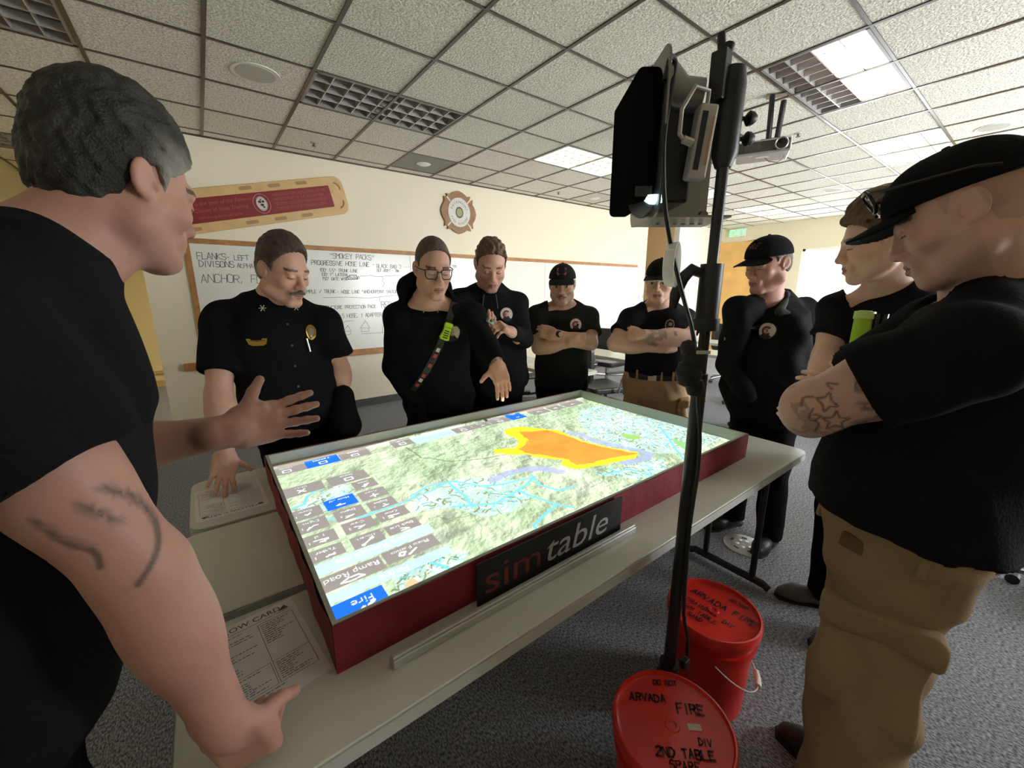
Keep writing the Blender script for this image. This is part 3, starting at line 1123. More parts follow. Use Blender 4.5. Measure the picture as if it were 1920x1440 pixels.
for a, b, o in (((x0, y0), (x1, y0), (0, -1)), ((x1, y0), (x1, y1), (1, 0)), ((x1, y1), (x0, y1), (0, 1)), ((x0, y1), (x0, y0), (-1, 0))):
    V, F = wavy(a, b, z0, z1, o)
    m.add(V, F)
m.build('red_cover', REDC, t, smooth=True, angle=50)
m = MB()
m.box((x0+.002, y0+.002, z0), (x1-.002, y0+th, z1-.001)).box((x0+.002, y1-th, z0), (x1-.002, y1-.002, z1-.001))
m.box((x0+.002, y0+th, z0), (x0+th, y1-th, z1-.001)).box((x1-th, y0+th, z0), (x1-.002, y1-th, z1-.001))
m.build('tray_wall', LINER, t)
hz = SZ+.006*(fbm(MXg, MYg, 5, 71, 3)-.5)+.02*np.clip((MYg-1.77)/.03, 0, 1)*.6
edge = np.minimum.reduce([(MXg-SX0), (SX1-MXg), (MYg-SY0), (SY1-MYg)])
V = np.stack([MXg, MYg, hz], -1).reshape(-1, 3)
ii, jj = np.meshgrid(np.arange(nx-1), np.arange(ny-1), indexing='ij')
q = (ii*ny+jj).ravel()
Q = np.stack([q, q+ny, q+ny+1, q+1], -1)
SANDM = mat('sand_painted_map', (.5, .5, .4), .9, bump=.15, bscale=500, attr='Col')  # the projector's picture sits in the sand's base colour
np_mesh('sand', V, Q, SANDM, t, True, np.clip(IMG, 0, 1).reshape(-1, 3), label='sand surface showing the projected map and control panel')
m = MB()
m.box((.445, y0-.022, z0+.001), (1.0, y0-.017, z1+.001))
sg = m.build('sign', mat('black_sign_cloth', (.008, .007, .008), .6, bump=.1, bscale=40), t)
m = MB()
type_on(m, 'sim', .112, (.462, y0-.022, z0+.026), (1, 0, 0), (0, 0, 1), .001, .0, False, 1.28)
m.build('red_letters', mat('sign_red', (.16, .02, .022), .5), t)
m = MB()
P_, T_ = type_mesh('sim', .112)
type_on(m, 'table', .112, (.462+P_[:, 0].max()*1.28+.012, y0-.022, z0+.026), (1, 0, 0), (0, 0, 1), .001, .22, False, 1.22)
m.build('grey_letters', mat('sign_grey', (.42, .41, .40), .5), t)

# ---- rail lying before the tray
t = thing('aluminium_rail', 'grey aluminium rail lying on the table before the lettered front', 'rail', (.62, .71, .745))
m = MB()
m.box((.215, .690, .745), (1.03, .710, .765))
m.box((.215, .694, .765), (1.03, .706, .772))
m.build('rail', mat('rail_metal', (.52, .52, .50), .4, metal=.5), t, bevel=.002)

# ---- form sheets
for k, (o, u, v, lab) in enumerate((((.080, 1.050), (-.99, -.12), (.12, -.99), 'printed yellow card form under the fist at the near table corner'), ((-.118, 1.622), (.999, .0), (-.03, .999), 'printed form sheet under the spread fingers on the far table'))):
    u, v = nrm((*u, 0)), nrm((*v, 0))
    o = np.array([*o, .7452])
    t = thing('form_sheet', lab, 'paper', o+(u*.108+v*.14), None)
    if k == 0:
        o = o+u*.216
        u = -u
    # o: top left corner as read, u: reading direction, v: down the page
    if k == 1:
        o = o+u*.216
        u = -u
    m = MB()
    m.add([o+v*.279, o+v*.279+u*.216, o+u*.216, o], [(0, 1, 2, 3)])
    m.add([p-np.array([0, 0, .0006]) for p in (o+v*.279, o+v*.279+u*.216, o+u*.216, o)], [(3, 2, 1, 0)])
    m.build('sheet', PAPER, t)
    m = MB()
    N = np.array([0, 0, .0006])

    def bar(a, b, c, d):
        m.add([o+u*a+v*b+N, o+u*a+v*d+N, o+u*c+v*d+N, o+u*c+v*b+N], [(0, 1, 2, 3)])
    Vt = -v
    type_on(m, 'YELLOW CARD', .022, o+u*.108+v*.028, u, Vt, .0006)
    m.prism([(.010*math.cos(a), .007*math.sin(a)) for a in np.linspace(0, 6.28, 14)[:-1]], o+u*.024+v*.024, u, Vt, .0004, .0006)
    m.prism([(-.011, -.006), (.011, -.006), (.004, .008), (-.002, .004)], o+u*.19+v*.024, u, Vt, .0004, .0006)
    bar(.012, .035, .2, .036)
    for a, b, c, d in ((.130, .045, .203, .175), (.130, .175, .203, .238), (.030, .175, .126, .238)):
        bar(a, b, c, b+.0009)
        bar(a, d, c, d+.0009)
        bar(a, b, a+.0009, d)
        bar(c, b, c+.0009, d)
    r = random.Random(k)
    for x0_, x1_, ys in ((.135, .198, [.052+.007*i for i in range(10)]), (.012, .12, [.045+.0085*i for i in range(15)]), (.135, .2, [.182+.006*i for i in range(9)]), (.034, .122, [.182+.006*i for i in range(9)]), (.05, .19, [.245, .253])):
        for y in ys:
            x = x0_
            e = x0_+(x1_-x0_)*r.uniform(.35, 1)
            while x < e:
                w = r.uniform(.003, .01)
                bar(x, y, min(x+w, e), y+.0019)
                x += w+.0022
    m.build('print', INK, t)

# ---- red buckets
REDP = mat('red_plastic', (.58, .018, .012), .3, bump=.04, bscale=30, var=.1, vscale=6)
REDL = mat('red_lid_plastic', (.66, .030, .020), .22, bump=.05, bscale=45, var=.12, vscale=10)


def bucket(cx, cy, rot, words, label, scuff):
    t = thing('bucket', label, 'bucket', (cx, cy, 0), None)
    c = (cx, cy, 0)
    prof = [(.125, 0), (.131, .004), (.141, .275), (.150, .277), (.1515, .300), (.143, .302), (.1435, .322), (.152, .324), (.153, .338), (.146, .340), (.1462, .356)]
    MB().lathe(prof, c, 56).build('body', REDP, t, smooth=True)
    MB().lathe([(.1465, .336), (.158, .338), (.1595, .352), (.1585, .372), (.155, .377), (.1505, .377), (.147, .366), (.139, .364), (.02, .366), (.018, .369), (.011, .369), (.009, .366), (.0005, .366)], c, 64).build('lid', REDL, t, smooth=True)
    U, V = np.array([math.cos(rot), math.sin(rot), 0]), np.array([-math.sin(rot), math.cos(rot), 0])
    for s, x, y, h in words:
        m = MB()
        pl, wd = strokes(s, h, .1, .35, 1.25)
        ribbon(m, pl, np.array([cx, cy, .3655])+U*x+V*y, U, V, .0045 if h > .02 else .0032, .0015)
        m.build('marker_lettering', mat('black_marker', (.03, .008, .008), .6), t)
    h = MB()
    A = math.radians(-62)
    d, e = np.array([math.cos(A), math.sin(A), 0]), np.array([-math.sin(A), math.cos(A), 0])
    pts = []
    for a in np.linspace(-1.5, 1.5, 22):
        dn = math.cos(a)
        pts.append(np.array([cx, cy, .285-.155*dn])+e*(.158*math.sin(a))+d*(.158*math.cos(a)*.35+.115*dn))
    h.tube(pts, .0022, 6)
    hd = h.build('handle', mat('wire_handle', (.75, .72, .66), .35, metal=.6), t, smooth=True)
    MB().tube(pts[9:13], .011, 10).build('grip', mat('white_grip', (.72, .66, .56), .5), t, smooth=True)
    if scuff:
        MB().prism(rrect(.018, .009, .004, 2), np.array([cx, cy, .3655])+U*.058-V*.0, U, V, .0006, .0012).build('sticker', mat('torn_sticker', (.62, .50, .36), .7), t)
    return t


bucket(.862, .418, -.73, [('FIRE', .025, .036, .027), ('DIV', .055, -.045, .017), ('ARVADA', -.10, .062, .022), ('2ND TABLE', -.062, -.078, .021), ('SPARE', -.035, -.105, .019), ('DO NOT', -.02, .115, .015)], 'red lidded bucket in front, lettered FIRE with a torn sticker', True)
bucket(1.352, .555, -1.5, [('ARVADA FIRE', -.098, .028, .028), ('TRAINING', -.095, -.028, .020), ('DIV', .045, -.035, .018), ('SIM TABLE', -.085, -.062, .018), ('SAND', -.055, -.092, .017), ('DO NOT', .02, .095, .014)], 'red lidded bucket farther back, lettered ARVADA FIRE', False)
# ================================================================ projector stand
PXY = np.array([1.035, .535])


def pp(z, dx=0., dy=0.):
    return np.array([PXY[0]+dx, PXY[1]+dy, z])


iR = np.array([CR[0], CR[1], 0])       # image right along the ground
iF = CH                                # straight ahead along the ground
t = thing('tripod_stand', 'tall black tripod pole between the buckets carrying the projector bracket', 'stand', (PXY[0], PXY[1], 0))
MB().cyl(pp(.10), pp(1.30), .0185, n=20).build('lower_tube', BLACKM, t, smooth=True)
MB().cyl(pp(1.28), pp(1.86), .0135, n=20).build('upper_tube', BLACKM, t, smooth=True)
m = MB().cyl(pp(1.44), pp(1.58), .0275, n=20).cyl(pp(1.415), pp(1.445), .032, n=20)
cl = m.build('height_clamp', BLACKP, t, smooth=True)
k = MB()
a = pp(1.555)-iR*.02
k.tube([a, a-iR*.03+np.array([0, 0, .012]), a-iR*.052+np.array([0, 0, -.01]), a-iR*.066+np.array([0, 0, -.05]), a-iR*.07+np.array([0, 0, -.085])], [.011, .015, .016, .014, .009], 10)
k.build('lever', BLACKP, cl, smooth=True)
for ang in (75, 158, 288):
    A = math.radians(ang)
    d = np.array([math.cos(A), math.sin(A), 0])
    l = MB().tube([pp(.34)+d*.02, pp(.06)+d*.115, pp(.012)+d*.14], .009, 8)
    lg = l.build('leg', BLACKM, t, smooth=True)
    MB().cyl(pp(.0)+d*.14, pp(.025)+d*.137, .013, n=10).build('foot', BLACKP, lg)
    MB().tube([pp(.14), pp(.16)+d*.082], .005, 6).build('strut', BLACKM, t)
MB().cyl(pp(.30), pp(.36), .03, n=18).build('leg_collar', BLACKP, t, smooth=True)
MB().cyl(pp(.10), pp(.14), .026, n=18).build('strut_collar', BLACKP, t, smooth=True)
# head of the pole
hd = MB().tube([pp(1.80), pp(1.83), pp(1.97), pp(2.005), pp(2.01)], [.018, .029, .031, .026, .016], 16).build('pole_head', BLACKP, t, smooth=True)
for z in (1.905, 1.862):
    b = pp(z)+iR*.02
    MB().cyl(b, b+iR*.022, .005, n=8).tube([b+iR*.02, b+iR*.027, b+iR*.036, b+iR*.044], [.007, .016, .015, .009], 10).build('clamp_knob', BLACKP, hd, smooth=True)

# ---- bracket with the projector
H0 = 1.05


def A(x, y, h=H0):
    return J(x, y, h)


t = thing('projector_bracket', 'grey metal bracket clamped to the top of the black pole', 'bracket', pp(1.66))
PLATE = mat('bracket_metal', (.27, .26, .24), .35, metal=.75)
pa = A(1243, 250, 1.0)
m = MB()
zc0, zc1 = 1.685, 2.035
m.prism([(p[0]+.10, p[1]+(zc0+zc1)/2) for p in rrect(.115, (zc1-zc0)/2, .035, 5)], np.array([pa[0], pa[1], 0]), iF, np.array([0, 0, 1.]), -.0025, .0025)
m.build('side_plate', PLATE, t, bevel=.001)
pb = np.array([pa[0], pa[1], 0])+iF*.212
m = MB().prism([(p[0]+.105, p[1]+1.845) for p in rrect(.105, .135, .02, 5)], pb, iR, np.array([0, 0, 1.]), -.0025, .0025)
m.build('back_plate', PLATE, t, bevel=.001)
m = MB()
o = np.array([pa[0], pa[1], 0])
m.prism([(0.0, 1.69), (.20, 1.69), (.20, 1.695), (0, 1.695)], o+iF*.05, iR, np.array([0, 0, 1.]), -.16, 0)
for i in range(6):
    c = o+iF*.13+iR*(.05+.022*i)+np.array([0, 0, 1.688])
    m.cyl(c, c+np.array([0, 0, -.004]), .006, n=8)
m.build('bottom_tray', PLATE, t)
m = MB()
m.tube([o+iF*.06+iR*.004+np.array([0, 0, 1.99]), o+iF*.06+iR*.05+np.array([0, 0, 1.955]), o+iF*.05+iR*.10+np.array([0, 0, 1.95])], [.045, .04, .035], 12)
m.build('arm', PLATE, t, smooth=True)
m = MB()
c = pp(1.985)-iR*.034-iF*.01
m.cbox(c, (.03, .035, .10)).cyl(c+np.array([0, 0, .04]), c+np.array([-.0, 0, .085])-iR*.006, .009, n=10).cyl(c+np.array([0, 0, .03])+iR*.006, c+np.array([0, 0, .065])+iR*.016, .012, n=10)
m.build('clamp', BLACKP, t, bevel=.004)
b = pb+iR*.185+np.array([0, 0, 1.715])
MB().cyl(b-iF*.003, b-iF*.03, .006, n=10).tube([b-iF*.028, b-iF*.034, b-iF*.046], [.008, .013, .011], 10).build('thumb_screw', mat('screw_metal', (.2, .17, .13), .4, metal=.8), t, smooth=True)

t = thing('short_throw_projector', 'black projector hung upright on the bracket shining down on the sand', 'projector', o+np.array([0, 0, 1.74])-iR*.05)
c = o+iF*.115-iR*.034
Rm = np.stack([iR, iF, np.array([0, 0, 1.])], 1)
bd = MB().cbox(c+np.array([0, 0, 1.855]), (.056, .225, .275), Rm).build('case', mat('projector_black', (.007, .007, .007), .85, spec=.0), t, bevel=.014, seg=4)
m = MB()
for i in range(13):
    q = c-iF*.113-iR*.018+iR*.003*i+np.array([0, 0, 1.727])
    m.box((-.0008, -.001, 0), (.0008, .001, .022), Rm, q)
m.build('vent', mat('vent_grey', (.10, .10, .10), .4), t)
LENS = A(1223, 379, 1.02)
ln = MB().tube([c+iR*.012+np.array([0, 0, 1.722])-iF*.05, LENS+np.array([0, 0, .012])], [.034, .028], 16).build('lens_barrel', BLACKP, t, smooth=True)
MB().tube([LENS+np.array([0, 0, .012]), LENS+np.array([0, 0, .0]), LENS+np.array([0, 0, -.006])], [.026, .025, .012], 16).build('lens', mat('lens_glow', (.5, .7, .9), .2, emit=1.6, ecol=(.55, .8, 1.)), t, smooth=True)
# the projector's own light: it fills the sand's rectangle evenly, as a projector's optics do
l = bpy.data.lights.new('projector_beam', 'SPOT')
l.spot_size = math.radians(165)
l.spot_blend = 0
l.shadow_soft_size = .004
l.energy = K_PROJ
l.use_nodes = True
nt = l.node_tree
em = nt.nodes['Emission']
em.inputs[0].default_value = (.95, .99, 1, 1)
tc = nt.nodes.new('ShaderNodeTexCoord')
sx = nt.nodes.new('ShaderNodeSeparateXYZ')
nt.links.new(tc.outputs['Normal'], sx.inputs[0])


def mth(op, a, b=None):
    n = nt.nodes.new('ShaderNodeMath')
    n.operation = op
    for i, v in enumerate((a, b)):
        if v is None:
            continue
        if isinstance(v, (int, float)):
            n.inputs[i].default_value = v
        else:
            nt.links.new(v, n.inputs[i])
    return n.outputs[0]


LP = np.array([LENS[0], LENS[1], 1.672])
hh = LP[2]-SZ
az = mth('ABSOLUTE', sx.outputs[2])
u = mth('MULTIPLY', mth('DIVIDE', sx.outputs[0], az), hh)
v = mth('MULTIPLY', mth('DIVIDE', sx.outputs[1], az), hh)
mk = None
for q, lo, hi in ((u, SX0-LP[0]+.0, SX1-LP[0]), (v, .775-LP[1], 1.80-LP[1])):
    g = mth('MULTIPLY', mth('GREATER_THAN', q, float(lo)), mth('LESS_THAN', q, float(hi)))
    mk = g if mk is None else mth('MULTIPLY', mk, g)
r3 = mth('POWER', mth('MINIMUM', mth('DIVIDE', 1.0, az), 4.0), 3.0)
nt.links.new(mth('MULTIPLY', mk, mth('MULTIPLY', r3, 1.0)), em.inputs[1])
lo = bpy.data.objects.new('projector_beam', l)
COL.objects.link(lo)
lo.parent = t
lo.location = Vector(LP)-ORG[t.name]

# ---- small computer and hub in the bracket
t = thing('mini_computer', 'black box held inside the grey bracket behind the pole', 'computer', o+iF*.13+iR*.05+np.array([0, 0, 1.72]))
MB().cbox(o+iF*.12+iR*.055+np.array([0, 0, 1.825]), (.075, .13, .20), Rm).build('case', BLACKP, t, bevel=.006)
t = thing('cable_hub', 'white upright plug strip with a looped lead inside the bracket', 'adapter', o+iF*.04+iR*.105+np.array([0, 0, 1.76]))
hc = o+iF*.03+iR*.098+np.array([0, 0, 1.845])
tl = np.array([.0, 0, 1])*math.cos(.1)+iR*math.sin(.1)
Rh = np.stack([nrm(iR-tl*(iR@tl)), iF, tl], 1)
hb = MB().cbox(hc, (.042, .04, .155), Rh).build('strip', mat('white_plastic', (.46, .42, .38), .45), t, bevel=.006)
MB().cbox(hc-iF*.021-iR*.009, (.012, .004, .12), Rh).build('socket_row', BLACKP, t)
m = MB()
m.cbox(hc-iF*.0205+iR*.012, (.004, .002, .10), Rh)
m.build('print', mat('orange_print', (.5, .25, .15), .6), t)
m = MB()
q = hc+tl*.07
m.tube([q, q+tl*.03-iR*.01-iF*.02, q+tl*.035-iR*.045-iF*.03, q-tl*.01-iR*.066-iF*.03, q-tl*.06-iR*.062-iF*.03, q-tl*.075-iR*.045-iF*.03], .0048, 8)
m.tube([q-tl*.07-iR*.052-iF*.03, q-tl*.078-iR*.03-iF*.03], .009, 8)
m.build('lead', MATS['white_plastic'], t, smooth=True)

# ---- cables
t = thing('power_cable', 'black cable drooping from the bracket down to the pole clamp and floor', 'cable', A(1300, 640)*np.array([1, 1, 0]))
pts = [A(1247, 150, 1.0), A(1256, 108, 1.0), A(1266, 115, 1.02), A(1262, 150, 1.02), A(1246, 250, .985), A(1244, 330, .98), A(1247, 390, .98), A(1253, 430, .98), A(1262, 480, .985), A(1274, 530, .99), A(1286, 575, 1.0), A(1296, 610, 1.01), A(1303, 650, 1.015),
       A(1307, 700, 1.02), A(1309, 760, 1.02), A(1312, 820, 1.02), A(1309, 880, 1.02), A(1300, 940, 1.02), A(1292, 1000, 1.02), A(1286, 1080, 1.02), A(1282, 1150, 1.02), A(1289, 1195, 1.03), A(1288, 1228, 1.04)]
P = np.array(pts)
sm = [P[0]]
for i in range(len(P)-1):
    p0, p1, p2, p3 = P[max(i-1, 0)], P[i], P[i+1], P[min(i+2, len(P)-1)]
    for s in (.25, .5, .75, 1):
        sm.append(.5*((2*p1)+(-p0+p2)*s+(2*p0-5*p1+4*p2-p3)*s*s+(-p0+3*p1-3*p2+p3)*s**3))
MB().tube(sm, .0052, 8).build('cord', BLACKP, t, smooth=True)
MB().cbox(A(1284, 1243, 1.03), (.028, .022, .03)).build('plug', BLACKP, t, bevel=.005)
t = thing('cable_bundle', 'black bundle strapped to the pole at waist height', 'bag', pp(1.22))
c = A(1301, 690, 1.0)
m = MB()
for dx, dz, rr in ((0, .02, .03), (-.012, -.015, .034), (.008, -.05, .024), (-.02, .05, .02)):
    m.lathe([(.001, -rr*1.1), (rr*.7, -rr*.8), (rr, 0), (rr*.75, rr*.8), (.001, rr*1.1)], c+iR*dx+np.array([0, 0, dz]), 14)
m.build('bundle', mat('black_nylon', (.010, .010, .011), .7, bump=.5, bscale=60), t, smooth=True)
MB().box((-.013, -.002, -.004), (.02, .002, .004), Rm, c-iF*.034+np.array([0, 0, .045])).build('buckle', mat('buckle_grey', (.5, .5, .48), .4), t)
# ---- clear plastic ring on the cable
t = thing('plastic_lid', 'clear whitish plastic cup lid hung on edge from the cable before the capped face', 'lid', A(1250, 497, 1.0))
CLR = bpy.data.materials.new('clear_plastic')
CLR.use_nodes = True
nt2 = CLR.node_tree
pb_ = nt2.nodes['Principled BSDF']
pb_.inputs['Base Color'].default_value = (.9, .89, .84, 1)
pb_.inputs['Roughness'].default_value = .25
pb_.inputs['Alpha'].default_value = .62
ax = nrm(iR*.86-iF*.5)
uu = np.array([0, 0, 1.])
vv = np.cross(uu, ax)
Rl = np.stack([vv, uu, ax], 1)
Rl[:, 0] = np.cross(Rl[:, 1], Rl[:, 2])
m = MB().lathe([(.02, -.001), (.045, -.001), (.049, .001), (.051, .012), (.052, .024), (.0505, .0245), (.0495, .012), (.0475, .003), (.02, .001)], A(1250, 497, 1.0), 40, Rl)
m.build('rim', CLR, t, smooth=True)
m = MB().lathe([(.001, .0), (.03, .0005), (.033, .004), (.034, .002), (.03, -.002), (.001, -.0015)], A(1250, 497, 1.0), 32, Rl)
m.build('centre', CLR, t, smooth=True)

# ================================================================ projector on the ceiling
hm = 3.42
c = J(1432, 276, hm)
d = nrm(J(1470, 262, hm-.08)*np.array([1, 1, 0])-J(1388, 275, hm+.05)*np.array([1, 1, 0]))
n = np.cross(d, (0, 0, 1))        # towards the camera
Rc = np.stack([d, -n, np.array([0, 0, 1.])], 1)
t = thing('ceiling_projector', 'small grey projector hung from the ceiling on two black arms', 'projector', c+np.array([0, 0, .1]))
c = c+np.array([0, 0, .0])-n*.10
W_, D_, Hh = .36, .25, .10
MB().cbox(c, (W_, D_, Hh), Rc).build('case', mat('projector_silver', (.42, .41, .40), .4, metal=.2), t, bevel=.012, seg=3)
MB().cbox(c+n*(D_/2+.001), (W_*.94, .006, Hh*.74), Rc).build('front', mat('projector_front', (.05, .045, .04), .35), t, bevel=.004)
m = MB()
lc = c+n*(D_/2)+d*(W_*.31)
Rn = np.stack([d, np.array([0, 0, 1.]), n], 1)
m.lathe([(.03, 0), (.044, 0), (.046, .02), (.04, .026), (.034, .02), (.001, .01)], lc, 28, Rn)
lr = m.build('lens_ring', mat('lens_ring_grey', (.3, .29, .28), .35, metal=.5), t, smooth=True)
MB().lathe([(.001, .012), (.02, .02), (.033, .022), (.034, .016), (.001, .008)], lc, 24, Rn).build('lens', mat('dark_lens', (.004, .004, .006), .1), lr, smooth=True)
m = MB()
for i in range(9):
    m.cbox(c+n*(D_/2+.004)-d*(W_*.16-.0+.012*i-.03), (.003, .003, .05), Rc)
m.build('vent', mat('vent_dark', (.16, .15, .14), .5), t)
m = MB().cbox(c-np.array([0, 0, Hh/2+.001])+n*.03, (.09, .05, .003), Rc).cbox(c-np.array([0, 0, Hh/2+.001])-d*.08+n*.09, (.03, .02, .003), Rc)
m.build('bottom_label', mat('label_pale', (.7, .68, .66), .5), t)
mt = c+np.array([0, 0, Hh/2])
MB().cyl(J(1447, 190, hm+.12)*np.array([1, 1, 0])+np.array([0, 0, 2.99]), mt+d*.03, .020, n=12).build('arm', BLACKM, t, smooth=True)
MB().cyl(mt+d*.10+np.array([0, 0, .29])-n*.02, mt+d*.085, .020, n=12).build('arm', BLACKM, t, smooth=True)
MB().cbox(mt+np.array([0, 0, .012])+d*.055, (.16, .1, .022), Rc).build('mount_plate', BLACKM, t, bevel=.003)
MB().cbox(J(1455, 182, hm+.13)*np.array([1, 1, 0])+np.array([0, 0, 2.992]), (.13, .07, .012), Rc).build('ceiling_plate', mat('mount_metal', (.3, .29, .27), .3, metal=.9), t)
q = c-np.array([0, 0, Hh/2])+n*.0+d*.02
MB().tube([q, q+np.array([0, 0, -.03])+d*.03, q+np.array([0, 0, -.045])+d*.09, q+np.array([0, 0, -.02])+d*.125, q+np.array([0, 0, .02])+d*.13], .004, 6).build('lead', mat('pale_lead', (.35, .27, .18), .6), t, smooth=True)

# ================================================================ floor outlet
t = thing('floor_outlet', 'round grey floor outlet cover with slots in the carpet behind the table leg', 'outlet cover', (2.436, .875, 0))
c = (2.436, .875, 0)
MB().lathe([(.115, 0), (.113, .006), (.10, .010), (.001, .010)], c, 40).build('cover', mat('outlet_plate', (.45, .45, .44), .4, metal=.3), t, smooth=True)
m = MB()
for a, r_, l_ in ((.4, .07, .03), (1.6, .07, .03), (2.9, .07, .03), (4.0, .07, .03), (5.2, .07, .03)):
    m.cbox((c[0]+r_*math.cos(a), c[1]+r_*math.sin(a), .0105), (.03, .012, .002), rotz(a+1.57))
m.build('slot', BLACKP, t)
m = MB()
for a in (.0, 1.0, 2.2, 3.4, 4.6):
    m.lathe([(.001, .013), (.012, .012), (.013, .010), (.001, .010)], (c[0]+.038*math.cos(a), c[1]+.038*math.sin(a), 0), 12)
m.build('screw', ALUM, t, smooth=True)

# ================================================================ tables and chairs of the classroom behind
BT = 'classroom tables behind the group'
for i, (x, y0_, y1_) in enumerate(((2.60, 2.62, 4.40), (3.80, 2.62, 4.40), (4.95, 1.1, 2.86), (6.10, 2.45, 4.25), (3.55, -1.35, .30), (5.3, -1.4, .3))):
    training_table(x, x+.457, y0_, y1_, ['white classroom table between the curly haired man and the capped man with a watch', 'white classroom table behind the crossed arms of the man in tan trousers', 'white classroom table right behind the tripod pole', 'white classroom table farthest back near the orange door',
                                         'classroom table at the right edge behind the man in tan trousers', 'classroom table at the right edge by the front windows, second row'][i], BT, .74, .03)
t = thing('paper_sheet', 'white sheet lying on the classroom table left of the capped man', 'paper', (2.8, 3.2, .74))
MB().box((2.66, 3.05, .7402), (2.88, 3.33, .7412)).build('sheet', PAPER, t)
LEATH = mat('black_leather', (.018, .018, .02), .35, bump=.2, bscale=30)
FABR = mat('dark_chair_fabric', (.035, .036, .04), .8)
CHARM = mat('chair_steel', (.42, .42, .42), .25, metal=.9)


def chair():
    t = thing('office_chair', 'x', 'chair', (0, 0, 0), 'classroom chairs')
    m = MB()
    m.prism(rrect(.24, .23, .07, 6), (0, 0, 0), (1, 0, 0), (0, 1, 0), .43, .50)
    m.build('seat', LEATH, t, smooth=True, bevel=.02, seg=3, angle=50)
    m = MB()
    V, F = [], []
    for k, z in enumerate(np.linspace(.55, 1.0, 9)):
        hw = .215+.02*math.sin((z-.55)*5)-(.03 if k in (0, 8) else 0)
        for j, x in enumerate(np.linspace(-1, 1, 9)):
            V.append((x*hw, -.24-.05*(z-.5)+.04*x*x*1.0, z))
    n = len(V)
    V += [(x, y-.05, z) for x, y, z in V]
    for k in range(8):
        for j in range(8):
            a = k*9+j
            F.append((a, a+1, a+10, a+9))
            F.append((n+a, n+a+9, n+a+10, n+a+1))
    bd = list(range(8))+[8+9*k for k in range(8)]+[80-j for j in range(8)]+[72-9*k for k in range(8)]
    for i in range(len(bd)):
        a, b = bd[i], bd[(i+1) % len(bd)]
        F.append((a, n+a, n+b, b))
    m.add(V, F)
    m.build('backrest', LEATH, t, smooth=True, bevel=.012, seg=3, angle=50)
    MB().tube([(0, -.10, .43), (0, -.27, .44), (0, -.315, .52), (0, -.30, .66)], .018, 8).build('back_bar', CHARM, t, smooth=True)
    for s in (-1, 1):
        a = MB().tube([(s*.20, .05, .44), (s*.30, .05, .46), (s*.305, .08, .60), (s*.30, .12, .655), (s*.30, -.10, .665), (s*.29, -.24, .68)], .013, 8).build('arm', CHARM, t, smooth=True)
        MB().box((s*.30-.028, -.12, .667), (s*.30+.028, .13, .69)).build('arm_pad', BLACKP, a, bevel=.01)
    MB().cyl((0, 0, .10), (0, 0, .43), .028, n=12).build('column', CHARM, t, smooth=True)
    for k in range(5):
        A_ = 2*math.pi*k/5+.3
        d_ = np.array([math.cos(A_), math.sin(A_), 0])
        l = MB().tube([(0, 0, .12), d_*.16+(0, 0, .105), d_*.29+(0, 0, .075)], [.024, .02, .014], 8).build('leg', CHARM, t, smooth=True)
        q = d_*.29
        MB().cyl(q+np.array([-d_[1]*.022, d_[0]*.022, .027]), q+np.array([d_[1]*.022, -d_[0]*.022, .027]), .027, n=12).build('castor', BLACKP, l)
    return t


c0 = chair()
CH_ = [(3.45, 2.92, -1.9, 'office chair with chrome arms between the two men with crossed arms'), (4.75, 3.9, -1.5, 'office chair with a dark back seen over the nearer chair between crossed arms'), (2.2, 2.85, .927, 'office chair with a low black seat left of the capped man with a watch'),
       (5.75, 2.3, -1.6, 'office chair seen behind the tripod pole near the orange door'), (3.22, -.42, 1.2, 'office chair at the right edge, its star base on the carpet'), (4.6, 1.7, -1.4, 'office chair behind the jacketed man'), (4.95, -.5, 1.4, 'office chair at the right edge by the second row'),
       (6.9, 3.1, -1.5, 'office chair farthest back by the orange door')]
for i, (x, y, a, s) in enumerate(CH_):
    c = c0 if i == 0 else copy_tree(c0)
    c.location = (x, y, 0)
    c.rotation_euler = (0, 0, a)
    c['label'] = s
    c['group'] = 'classroom chairs'
